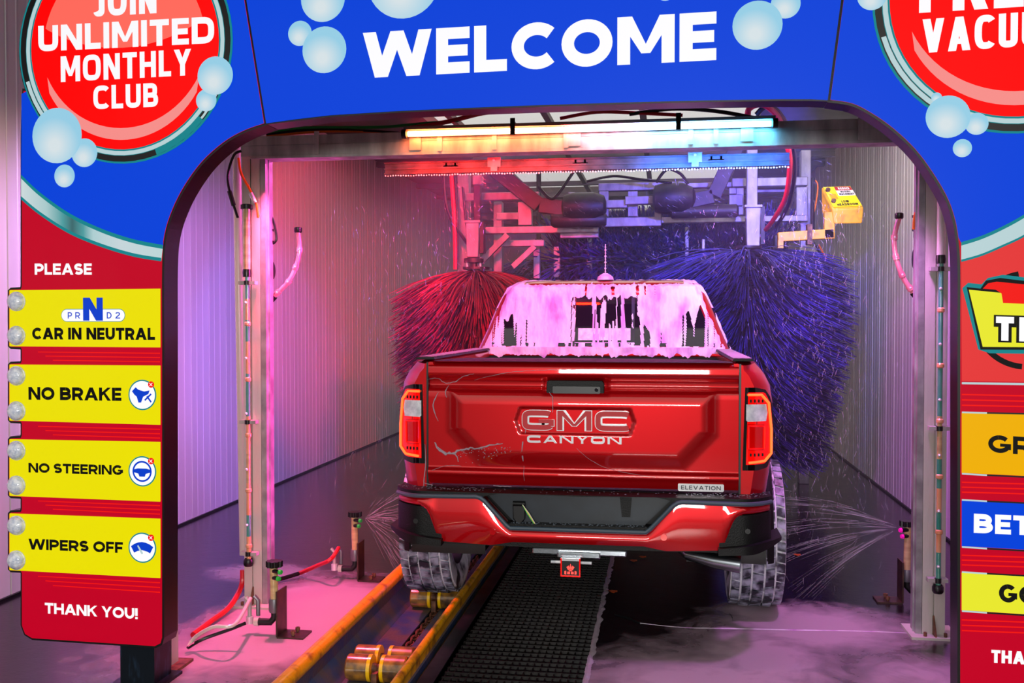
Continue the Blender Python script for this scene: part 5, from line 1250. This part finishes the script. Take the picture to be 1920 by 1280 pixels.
b.mi = [0] * len(b.f)
tgt = tb(b, 'tailgate', 'paint', angle=60, recalc=False)
b = MB(); b.box(-.725, .725, .035, .08, .716, 1.296); tb(b, 'tailgate_core', 'paint', tgt, smooth=False)
b = MB()
def cap(u, v): x = -.70 + 1.4 * u; return (x, .004 + v * .11 - .010 * (1 - (x / .73) ** 2), 1.302 + .016 * math.sin(PI * min(1, v * 1.5)) * (1 - abs(x / .71) ** 8) + .004)
b.grid(cap, 40, 6); tb(b, 'top_trim', 'bumper_black', tgt, recalc=False)
for sg in (-1, 1): b = MB(); b.box(sg * .733 - .0045, sg * .733 + .0045, .004, .03, .70, 1.30); tb(b, 'tailgate_gap', 'black', smooth=False)
# handle
hp = [tp(1024, 714), tp(1133, 712), tp(1130, 740), tp(1122, 743), tp(1038, 742), tp(1030, 736)]
hz0, hz1 = tp(1080, 742)[1], tp(1080, 713)[1]; hx0, hx1 = tp(1025, 727)[0], tp(1133, 727)[0]
TF = lambda u, v, d: Vector((u, tgd(u, v) - d, v))
CH = lambda x0, x1, z0, z1, c: [(x0 + c, z0), (x1 - c, z0), (x1, z0 + c), (x1, z1 - c), (x1 - c * .6, z1), (x0 + c * .6, z1), (x0, z1 - c), (x0, z0 + c)]
TF2 = lambda yy: (lambda u, v, d: Vector((u, yy - d, v)))
yh = .0
hb = tb(MB().prism(CH(hx0, hx1, hz0, hz1, .014), TF2(yh), -.02, .010), 'handle_bezel', 'bumper_black', tgt, smooth=False, bevel=.003)
tb(MB().prism(CH(hx0 + .03, hx1 - .018, hz0 + .012, hz0 + .045, .004), TF2(yh), .010, .017), 'pull_handle', 'black', hb, smooth=False)
b = MB(); b.tube([(hx1 - .035, yh - .010, hz0 + .03), (hx1 - .035, yh - .021, hz0 + .03)], .009, 14); tb(b, 'camera', 'glass_dark', hb)
# emblem letters: chrome outline with red face
def slab_letters(s_, x0, x1, z0, z1, layers, parent, e=4, gap=.1, widths=None):
    old = {}
    if widths:
        for c, v in widths.items(): old[c] = WID.get(c); WID[c] = v
    for wt, m, yy, g, grow, nm in layers:
        b = MB(); text(b, s_, (x0 - grow, z0 - grow), (x1 + grow, z0 - grow), z1 - z0 + 2 * grow, TF2(yy), 0, wt, g, e)
        # give the letters thickness
        vs, fs_ = list(b.v), list(b.f); n_ = len(vs); b.v = vs + [(x, y + .006, z) for x, y, z in vs]
        for f in fs_: 
            k = len(f)
            for i in range(k): b.f.append((f[i], f[(i + 1) % k], n_ + f[(i + 1) % k], n_ + f[i]))
        b.mi = [0] * len(b.f); tb(b, nm, m, parent, smooth=False, recalc=False)
    for c, v in old.items():
        if v is not None: WID[c] = v
gx0, gz0 = tp(981, 805); gx1, gz1 = tp(1180, 769)
ye = tgd(0, ezc)
b = MB(); b.prism([(ecx + u, v) for u, v in [(-exh + .012, ezc), (-exh + .03, ezc + .052), (exh - .03, ezc + .052), (exh - .012, ezc), (exh - .03, ezc - .052), (-exh + .03, ezc - .052)]], TF2(ye), -.0, .002); tb(b, 'emblem_plate', 'paint', tgt, smooth=False)
for ch, xa, xb in (('G', 980, 1041), ('M', 1045, 1111), ('C', 1116, 1180)):
    xa, xb = tp(xa, 790)[0], tp(xb, 790)[0]; H_ = gz1 - gz0; i_ = .0032
    slab_letters(ch, xa, xb, gz0, gz1, [(.36, 'chrome', ye - .010, .02, 0, 'emblem_letter')], tgt, 5)
    slab_letters(ch, xa + i_, xb - i_, gz0 + i_, gz1 - i_, [(.26, 'emblem_red', ye - .0125, .02, 0, 'emblem_face')], tgt, 5)
cx0, cz0 = tp(990, 828); cx1, cz1 = tp(1166, 817)
slab_letters('CANYON', cx0, cx1, cz0, cz1, [(.30, 'chrome', tgd(0, cz0) - .003, .35, 0, 'model_lettering')], tgt, 4, .35, dict(C=1.6, A=1.6, N=1.6, Y=1.4, O=1.6))
px0, pz0 = tp(1271, 919); px1, pz1 = tp(1357, 907); yy = min(tgd(px0, pz0), tgd(px0, pz1), tgd(px1, (pz0 + pz1) / 2)) - .001
tb(MB().prism(CH(px0, px1, pz0, pz1, .005), TF2(yy), -.01, .003), 'trim_badge', 'chrome', tgt, smooth=False)
b = MB(); text(b, 'ELEVATION', (px0 + .014, pz0 + .008), (px1 - .014, pz0 + .008), pz1 - pz0 - .016, TF2(yy), .004, .2, .2); tb(b, 'badge_lettering', 'slate', tgt, smooth=False, recalc=False)
# ---- tail lamps
def lampshape(sg):
    L = [(757, 724), (775, 720), (794, 720), (797, 868), (770, 868), (753, 863), (745, 842), (741, 790), (743, 755), (748, 737)]
    P = [tp(*q) for q in L]; return [(x if sg < 0 else -x, z) for x, z in P]
BEND = lambda dd=0: (lambda u, v, d: Vector((u, ybend(u) - d - dd, v)))
def densify(pts, step=.02):
    o = []
    for i in range(len(pts)):
        a, c = Vector(pts[i]), Vector(pts[(i + 1) % len(pts)]); m = max(1, int((c - a).length / step))
        for k in range(m): q = a.lerp(c, k / m); o.append((q.x, q.y))
    return o
def bent_sheet(pts, dd, name, m, parent, thick=.02):
    # columns across x so that the lens follows the rounded corner
    xs0, xs1 = min(p[0] for p in pts), max(p[0] for p in pts); N = 14; b = MB()
    def span(x):
        zz = []
        for i in range(len(pts)):
            a, c = pts[i], pts[(i + 1) % len(pts)]
            if (a[0] - x) * (c[0] - x) <= 0 and abs(a[0] - c[0]) > 1e-9: t = (x - a[0]) / (c[0] - a[0]); zz.append(a[1] + (c[1] - a[1]) * t)
        return (min(zz), max(zz)) if zz else None
    cols = []
    for i in range(N + 1):
        x = xs0 + (xs1 - xs0) * (i + (.02 if i == 0 else -.02 if i == N else 0)) / N; s_ = span(x)
        if s_: cols.append((x, s_))
    V = []
    for x, (z0, z1) in cols: V += [(x, ybend(x) - dd, z0), (x, ybend(x) - dd, z1), (x, ybend(x) - dd + thick, z0), (x, ybend(x) - dd + thick, z1)]
    F = []
    for i in range(len(cols) - 1):
        a, c = 4 * i, 4 * i + 4; F += [(a, a + 1, c + 1, c), (a + 2, c + 2, c + 3, a + 3), (a + 1, a + 3, c + 3, c + 1), (a, c, c + 2, a + 2)]
    F += [(0, 2, 3, 1), (4 * len(cols) - 4, 4 * len(cols) - 3, 4 * len(cols) - 1, 4 * len(cols) - 2)]
    b.add(V, F); return tb(b, name, m, parent)
mir = lambda l, sg: [((x if sg < 0 else -x), z) for x, z in [tp(*q) for q in l]]
for sg in (-1, 1):
    hsg = bent_sheet(lampshape(sg), .010, 'tail_lamp', 'smoke', truck, .05)
    bent_sheet(mir([(758, 729), (790, 729), (791, 858), (758, 856), (748, 840), (744, 790), (747, 750)], sg), .013, 'lamp_lens', 'lens_red', hsg, .004)
    bent_sheet(mir([(755, 750), (791, 750), (791, 781), (755, 780), (753, 765)], sg), .0155, 'reverse_lens', 'lens_white', hsg, .005)
    sq = mir([(757, 786), (789, 785), (789, 832), (760, 832), (757, 826)], sg)
    bent_sheet(sq, .0155, 'inner_lens', 'lens_dark', hsg, .004)
    def line(l, r, m, nm, closed=False, dd=.019):
        P = mir(l, sg); Q = []
        pts = [Vector((x, 0, z)) for x, z in P]
        for i in range(len(pts) - (0 if closed else 1)):
            a, c = pts[i], pts[(i + 1) % len(pts)]
            for k in range(4): q = a.lerp(c, k / 4); Q.append((q.x, ybend(q.x) - dd, q.z))
        if not closed: q = pts[-1]; Q.append((q.x, ybend(q.x) - dd, q.z))
        b = MB(); b.tube(Q, r, 6, closed); tb(b, nm, m, hsg)
    line([(788, 733), (764, 733), (751, 748), (746, 795), (746, 838), (758, 851), (786, 854)], .0060, 'led_orange', 'led_strip')
    line([(759, 789), (787, 788), (787, 829), (760, 829)], .0045, 'lens_red', 'led_strip', True)
    b = MB()
    for y in (744, 840):
        for x in (762, 769, 776, 783): q = mir([(x, y)], sg)[0]; b.box(q[0] - .004, q[0] + .004, ybend(q[0]) - .017, ybend(q[0]) - .013, q[1] - .007, q[1] + .007)
    tb(b, 'lens_ribs', 'smoke', hsg, kind='stuff', smooth=False)
# ---- rear bumper
by = -.13
def bcurve(x): return by + ybend(x) * 1.6 + .02 * (x / .88) ** 2
def bump_slab(name, m, xs0, xs1, ztf, zbf, y_off=0.0, thick=.12, parent=truck, N=60, rows=4, tilt=0.0, bulge=0.0):
    b = MB(); V = []
    for i in range(N + 1):
        x = xs0 + (xs1 - xs0) * i / N; zt_, zb_ = ztf(x), zbf(x)
        for k in range(rows + 1): t = k / rows; V.append((x, bcurve(x) + y_off + tilt * t - bulge * math.sin(PI * t), zt_ + (zb_ - zt_) * t))
        V += [(x, bcurve(x) + y_off + thick, zb_), (x, bcurve(x) + y_off + thick, zt_)]
    m_ = rows + 3; F = []
    for i in range(N):
        for k in range(m_): F.append((i * m_ + k, i * m_ + (k + 1) % m_, (i + 1) * m_ + (k + 1) % m_, (i + 1) * m_ + k))
    F += [tuple(range(m_ - 1, -1, -1)), tuple(N * m_ + k for k in range(m_))]
    b.add(V, F); return tb(b, name, m, parent, angle=40)
def pw(pts):
    def f(x):
        x = abs(x)
        for (a, c), (d, e_) in zip(pts, pts[1:]):
            if x <= d: return c + (e_ - c) * (x - a) / (d - a)
        return pts[-1][1]
    return f
redtop = pw([(0, .535), (.315, .535), (.44, .668), (.47, .676), (.90, .668)])
redbot = pw([(0, .478), (.30, .478), (.40, .460), (.66, .470), (.70, .60), (.74, .635), (.90, .64)])
bump = bump_slab('bumper_cover', 'paint', -.865, .865, redtop, redbot, 0, .10, bulge=.012, N=110)
bump_slab('step_pad', 'bumper_black', -.875, .875, lambda x: .704, pw([(0, .698), (.36, .704), (.445, .684), (.9, .676)]), -.012, .13, N=80)
plate_top = lambda x: .70
bump_slab('plate_recess', 'slate', -.43, .43, plate_top, pw([(0, .56), (.30, .56), (.43, .69)]), .055, .03, N=40)
bump_slab('recess_floor', 'bumper_black', -.33, .33, lambda x: .563, lambda x: .548, .0, .07, N=30)
P = [(x, bcurve(x) - .016, redtop(x) + .010) for x in [-.87 + .02 * i for i in range(88)]]
b = MB(); b.tube(P, .0105, 8); tb(b, 'recess_trim', 'grey_trim')
for sg in (-1, 1):
    f1 = pw([(.60, .47), (.665, .60), (.70, .635), (.9, .64)]); 
    s0_, s1_ = (.635, .872) if sg > 0 else (-.872, -.635)
    bump_slab('corner_guard', 'bumper_black', s0_, s1_, pw([(.635, .50), (.68, .628), (.9, .636)]), lambda x: .475, -.006, .1, N=16)
    s0_, s1_ = (.63, .90) if sg > 0 else (-.925, -.63)
    if sg > 0: s1_ = .925
    bump_slab('corner_step', 'bumper_black', s0_, s1_, pw([(.63, .485), (.84, .508), (.925, .508)]), pw([(.63, .455), (.80, .462), (.925, .492)]), -.045, .20, N=16)
    x = sg * .39; b = MB(); b.lathe([(.014, -.004), (.014, .0), (.010, .003)], (x, bcurve(x) - .016, .525), 'y', 16); tb(b, 'parking_sensor', 'lens_red' if sg > 0 else 'paint')
    x = sg * .76; b = MB(); b.lathe([(.012, -.004), (.012, .0)], (x, bcurve(x) - .008, .56), 'y', 14); tb(b, 'parking_sensor', 'black')
bump_slab('bumper_lower', 'bumper_black', -.66, .66, lambda x: .476, pw([(0, .452), (.66, .455)]), .02, .12, N=30)
# trailer plug with dangling wires
qx, qz = tp(974, 955, -.08); yq = by + .05
b = MB(); b.prism([(qx - .03, qz + .03), (qx + .03, qz + .03), (qx + .028, qz - .04), (qx + .012, qz - .06), (qx - .012, qz - .06), (qx - .028, qz - .04)], lambda u, v, d: Vector((u, yq - d, v)), 0, .02); pg = tb(b, 'trailer_plug', 'black', smooth=False, bevel=.004)
b = MB(); b.tube([(qx - .028, yq - .015, qz + .03), (qx + .028, yq - .015, qz + .03)], .012, 10); tb(b, 'plug_hinge', 'bumper_black', pg)
for i, m in enumerate(('nozzle_green', 'yellow_flange', 'hose_white')):
    e0, e1 = tp(981, 944, -.08), tp(1003 + i, 979, -.08); b = MB(); b.tube([(e0[0], yq - .025, e0[1]), ((e0[0] + e1[0]) / 2 - .004 + .003 * i, yq - .032, (e0[1] + e1[1]) / 2 + .004), (e1[0], yq - .03, e1[1])], .0022, 6); tb(b, 'wire', m, pg)
b = MB(); z0 = .56; b.add([(x, by + .048, z) for x, z in [(.19, .69), (.245, .69), (.238, .60), (.20, .60)]], [(0, 1, 2, 3)]); tb(b, 'tow_pocket', 'bumper_black', smooth=False)
# hitch with lit receiver cover
hxc = tp(1071, 1060, -.05)[0]; hz = tp(1071, 1060, -.05)[1]
b = MB(); b.box(-.22, .22, -.04, .03, .405, .435); b.box(-.10, .10, -.06, -.03, .395, .425); hb = tb(b, 'hitch_bar', 'satin', smooth=False, bevel=.006)
b = MB(); b.box(hxc - .046, hxc + .046, -.085, -.02, hz - .043, hz + .043); b_ = tb(b, 'receiver_cover', 'black', hb, smooth=False, bevel=.006)
q0, q1 = hz - .043, hz + .043
for nm, m, x0, x1, z0, z1 in (('cover_frame', 'lens_red', hxc - .046, hxc - .040, q0, q1), ('cover_frame', 'lens_red', hxc + .040, hxc + .046, q0, q1), ('cover_frame', 'lens_red', hxc - .04, hxc + .04, q0, q0 + .006), ('cover_frame', 'chrome', hxc - .04, hxc + .04, q1 - .012, q1)):
    b = MB(); b.box(x0, x1, -.090, -.085, z0, z1); tb(b, nm, m, hb, smooth=False)
M['hitch_light'] = mat('lit_red_hitch_lamp', (1, .05, .03), .3, emit=2.0, ecol=(1, .05, .04))
S = lambda pts: [(hxc + x * .001, hz + y * .001) for x, y in pts]
for pts in ([(-5, -6), (0, 18), (5, -6)], [(-18, 2), (-8, 8), (-4, -4), (-10, -12)], [(18, 2), (8, 8), (4, -4), (10, -12)], [(-28, -18), (-20, -16), (-20, -32), (-28, -30)], [(28, -18), (20, -16), (20, -32), (28, -30)], [(-14, -20), (-3, -20), (-3, -30), (-14, -30)], [(3, -20), (14, -20), (14, -30), (3, -30)], [(-6, -10), (6, -10), (6, -16), (-6, -16)]):
    tb(MB().prism(S(pts), lambda u, v, d: Vector((u, -.086 - d, v)), 0, .003), 'cover_light', 'hitch_light', hb, smooth=False)
b = MB(); b.tube([(hxc - .095, -.05, hz + .015), (hxc + .095, -.05, hz + .015)], .007, 8); tb(b, 'hitch_pin', 'lens_white', hb)
# exhaust tip
e0, e1 = tp(1292, 1046, .12), tp(1388, 1055, .12)
b = MB(); b.tube([(e0[0] - .05, .25, e0[1] + .04), (e0[0], .16, e0[1] + .012), ((e0[0] + e1[0]) / 2, .12, (e0[1] + e1[1]) / 2), (e1[0], .10, e1[1] - .002)], [.03, .032, .036, .042], 18); tb(b, 'exhaust_tip', 'satin')
# underbody
for sg in (-1, 1): b = MB(); b.box(sg * .45 - .04, sg * .45 + .04, .05, 4.8, .46, .58); tb(b, 'frame_rail', 'bumper_black', smooth=False)
b = MB(); b.tube([(-.74, .75, .39), (.74, .75, .39)], .045, 12); b.ball((0, .75, .39), .14, 14, 8); tb(b, 'rear_axle', 'bumper_black')
b = MB(); b.box(-.70, .70, .02, .06, .50, .70); tb(b, 'rear_crossmember', 'black', smooth=False)
# ---- wheels
def wheel(x, y, name='wheel'):
    sg = 1 if x > 0 else -1; r, w_ = .388, .135; c = (x, y, r)
    b = MB(); b.lathe([(.23, -w_ * .85), (.30, -w_), (.355, -w_ * .98), (.372, -w_ * .82), (.374, 0), (.372, w_ * .82), (.355, w_ * .98), (.30, w_), (.23, w_ * .85)], c, 'x', 48, caps=False)
    ty = tb(b, 'tyre', 'tyre'); 
    b = MB(); rnd2 = random.Random(5)
    for row, (xa, xb) in enumerate([(-.128, -.088), (-.078, -.036), (-.026, .026), (.036, .078), (.088, .128)]):
        n_ = 42
        for k in range(n_):
            a = 2 * PI * (k + .5 * (row % 2)) / n_; da = 2 * PI / n_ * .40; sk = .012 * (1 if row % 2 else -1); ro = r - (.010 if row in (0, 4) else 0)
            V = []
            for rr in (r - .02, ro):
                for (xx, aa) in ((xa, a - da + sk), (xb, a - da - sk), (xb, a + da - sk), (xa, a + da + sk)): V.append((x + xx, y + rr * math.cos(aa), r + rr * math.sin(aa)))
            b.add(V, [(0, 1, 5, 4), (1, 2, 6, 5), (2, 3, 7, 6), (3, 0, 4, 7), (4, 5, 6, 7)])
    tb(b, 'tread_blocks', 'tread', ty, kind='stuff', smooth=False)
    b = MB(); s_ = sg * .07; b.lathe([(.235, -.11), (.235, .11)], c, 'x', 36, caps=False); b.lathe([(.01, sg * .05), (.06, sg * .06), (.06, sg * .03)], c, 'x', 20)
    b.lathe([(.15, .0), (.15, .015)], (x + sg * .02, y, r), 'x', 20)
    for k in range(6):
        a = 2 * PI * k / 6; d = Vector((0, math.cos(a), math.sin(a))); b.bar(Vector((x + s_, y, r)) + d * .04, Vector((x + s_ * 1.2, y, r)) + d * .235, .05, .03, (1, 0, 0))
    tb(b, 'rim', 'satin')
M['tyre'] = mat('foam_washed_tyre', '#22222a', .5, col2='#e4e0ee', nscale=9, contrast=(.34, .5), bump=.3)
M['tread'] = mat('wet_tread_rubber', '#2a2a36', .35, col2='#a4a4bc', nscale=16, contrast=(.42, .62))
for x in (-.845, .855):
    for y in (.74, 4.08): wheel(x, y)
for sg in (-1, 1):
    b = MB()
    def fl(u, v):
        a = math.radians(-8 + 196 * u); rr = .47 + .035 * v; return (sg * (.885 + .03 * math.sin(PI * v)), .74 + rr * math.cos(a), .40 + rr * math.sin(a))
    b.grid(fl, 30, 4); tb(b, 'wheel_arch_trim', 'bumper_black', recalc=False)
    b = MB(); b.grid(lambda u, v: (lambda a: (sg * (.50 + .38 * v), .74 + .468 * math.cos(a), .40 + .468 * math.sin(a)))(math.radians(-10 + 200 * u)), 24, 3); tb(b, 'wheel_well', 'black', recalc=False)
# ---- soap streaks on the tailgate
def streak(pts, w_, seed, name='soap_streak', m='foam_thin', jag=1.0):
    P = spline([Vector((tp(*q)[0], 0, tp(*q)[1])) for q in pts], 10); n = len(P); V = []
    for i, q in enumerate(P):
        k = w_ * (.45 + .9 * abs(noise.noise(q * 35 + Vector((seed, 0, 0)))) * jag) * (math.sin(PI * min(1, (i + .6) / n)) ** .4)
        t = P[min(i + 1, n - 1)] - P[max(i - 1, 0)]; t = t.normalized() if t.length > 0 else Vector((0, 0, 1)); nn = Vector((-t.z, 0, t.x)) * k
        off = noise.noise(q * 60 + Vector((0, seed, 0))) * w_ * 1.2
        for s_ in (-1, -.5, .5, 1):
            p_ = q + nn * s_ + Vector((0, 0, off)); yy = (tgd(p_.x, max(.717, p_.z)) if abs(p_.x) < .728 else ybend(p_.x)) - (.001 if abs(s_) == 1 else .004); V.append((p_.x, yy, p_.z))
    b = MB(); b.add(V, [(4 * i + j, 4 * i + j + 1, 4 * i + j + 5, 4 * i + j + 4) for i in range(n - 1) for j in range(3)])
    tb(b, name, m, tgt, recalc=False)
streak([(802, 712), (818, 709), (832, 718), (850, 716), (868, 706), (890, 700)], .0035, 1); streak([(840, 722), (835, 735), (838, 745)], .003, 2)
streak([(888, 713), (940, 700), (1000, 694), (1080, 692), (1140, 690)], .002, 3); streak([(822, 735), (812, 760), (822, 790)], .004, 4)
streak([(815, 828), (825, 845), (845, 850), (862, 843), (900, 838), (945, 829)], .008, 5); streak([(820, 838), (840, 850), (855, 852), (860, 866)], .006, 6); streak([(812, 880), (840, 872), (866, 873)], .002, 7)
streak([(1025, 714), (1027, 730), (1036, 742)], .003, 8); streak([(1037, 742), (1038, 756), (1037, 772)], .0035, 9); streak([(988, 800), (986, 812)], .004, 10); streak([(982, 826), (980, 845)], .004, 11); streak([(981, 852), (982, 864)], .005, 12); streak([(983, 872), (984, 900)], .0015, 13)
streak([(797, 832), (798, 870), (795, 900), (795, 922)], .0045, 14, jag=.5); streak([(795, 905), (810, 910), (798, 918)], .003, 15)
streak([(1082, 838), (1110, 862), (1150, 880), (1230, 893)], .0015, 16); streak([(925, 910), (960, 912)], .0035, 17)
for i in range(26):
    x, y = random.uniform(870, 970), random.uniform(838, 862); q = tp(x, y); r = random.uniform(.0012, .003)
    if i % 2: continue
b = MB()
for i in range(70):
    x = random.uniform(860, 960); y = 835 + (960 - x) * .08 + abs(random.gauss(0, 10)); q = tp(x, y); b.ball((q[0], tgd(*q) - .001, q[1]), random.uniform(.0012, .0030), 6, 4)
tb(b, 'soap_droplets', 'foam_thin', tgt, kind='stuff')
b = MB(); rnd = random.Random(2)
M['droplet'] = mat('water_droplet', '#5a6470', .1, coat=1)
for i in range(420):
    x = rnd.uniform(-.87, .87)
    if abs(x) < .44 and rnd.random() < .8: continue
    z = .7125; y = bcurve(x) - .012 + rnd.random() * .09; r = rnd.uniform(.001, .004); b.ball((x, y, z), r, 5, 3, (1.4, 1.4, .6))
for i in range(120): x = rnd.uniform(-.31, .31); b.ball((x, bcurve(x) + .002 + rnd.random() * .045, .564), rnd.uniform(.001, .004), 5, 3, (1.5, 1.5, .6))
tb(b, 'water_droplets', 'droplet', kind='stuff')

# ================================================================== WATER IN THE AIR
def spray_mat():
    m = bpy.data.materials.new('airborne_water'); m.use_nodes = True; n = m.node_tree.nodes; b_ = n['Principled BSDF']
    b_.inputs['Base Color'].default_value = (.95, .93, 1, 1); b_.inputs['Roughness'].default_value = .3; b_.inputs['Alpha'].default_value = .2
    return m
M['water'] = spray_mat()
def needle(b, p, q, r):
    d = (q - p).normalized(); a = d.cross(Vector((0, 0, 1)));
    a = a.normalized() * r if a.length > 1e-3 else Vector((r, 0, 0)); c = d.cross(a).normalized() * r
    b.add([p + a, p - a * .5 + c * .87, p - a * .5 - c * .87, q + a * .6, q - a * .3 + c * .5, q - a * .3 - c * .5], [(0, 1, 4, 3), (1, 2, 5, 4), (2, 0, 3, 5)])
def jet(src, tgts, n, seed, lab, spread, drop=.12, r=.0007):
    rnd = random.Random(seed); b = MB()
    for k in range(n):
        t = Vector(rnd.choice(tgts)) + Vector((rnd.gauss(0, spread), rnd.gauss(0, spread), rnd.gauss(0, spread))); v = t - src
        u = rnd.random() ** .8; l = rnd.uniform(.10, .4)
        f = lambda s_: src + v * s_ + Vector((0, 0, -drop * s_ * s_))
        needle(b, f(u), f(min(1.05, u + l)), r * (.5 + .7 * rnd.random()))
    o = b.build('water_jet', 'water', smooth=False, recalc=False); return tag(o, lab, 'water spray', kind='stuff')
s0 = PZ(1700, 1128); sY = s0.y; src = PY(1688, 990, sY)
jet(src, [PY(1490, 905, sY + .1), PY(1440, 950, sY), PY(1450, 1008, sY - .05), PY(1500, 1068, sY - .2)], 170, 1, 'thin water jets shooting left from the right magenta nozzles', .035)
s1 = PZ(666, 1086); src = PY(684, 972, s1.y)
jet(src, [PY(775, 905, s1.y), PY(780, 950, s1.y), PY(770, 1000, s1.y), PY(755, 1035, s1.y)], 200, 2, 'fine spray fanning right from the farther left stand', .06, .05, .0009)
rnd = random.Random(77); b = MB()
for k in range(2600):   # drops flung off the brushes and falling round the truck
    zone = rnd.random()
    if zone < .55: p = Vector((rnd.gauss(.85, .35), rnd.uniform(5.4, 7.8), rnd.uniform(.1, 2.2)))
    elif zone < .75: p = Vector((rnd.gauss(-1.7, .3), rnd.uniform(5.4, 7.8), rnd.uniform(.2, 2.2)))
    else: p = Vector((rnd.uniform(-1.6, 1.2), rnd.uniform(6.8, 8.2), rnd.uniform(1.85, 2.6)))
    if abs(p.x - TX) < .93 and p.z < 1.85: continue
    d = Vector((rnd.gauss(0, .35) + (.5 if zone > .75 else 0), rnd.gauss(0, .3), -1 if zone < .75 else -.5)).normalized() * rnd.uniform(.01, .05); needle(b, p, p + d, .0009)
tag(b.build('water_drops_in_air', 'water', smooth=False, recalc=False), 'scattered water drops flung through the air around the truck', 'water drops', kind='stuff')
def mist(name, lo, hi, dens, lab, col=(1, 1, 1)):
    m = bpy.data.materials.new(name); m.use_nodes = True; n = m.node_tree.nodes; n.clear(); o = n.new('ShaderNodeOutputMaterial'); v = n.new('ShaderNodeVolumeScatter')
    v.inputs['Density'].default_value = dens; v.inputs['Color'].default_value = col + (1,); v.inputs['Anisotropy'].default_value = .2; m.node_tree.links.new(v.outputs[0], o.inputs['Volume'])
    M[name] = m; b = MB(); b.box(lo[0], hi[0], lo[1], hi[1], lo[2], hi[2]); tag(b.build(name, name, smooth=False), lab, 'mist', kind='stuff')
mist('water_mist', (XL + .05, 5.6, .02), (XR - .05, 12.5, 3.3), .019, 'faint water mist hanging in the tunnel around the brushes')
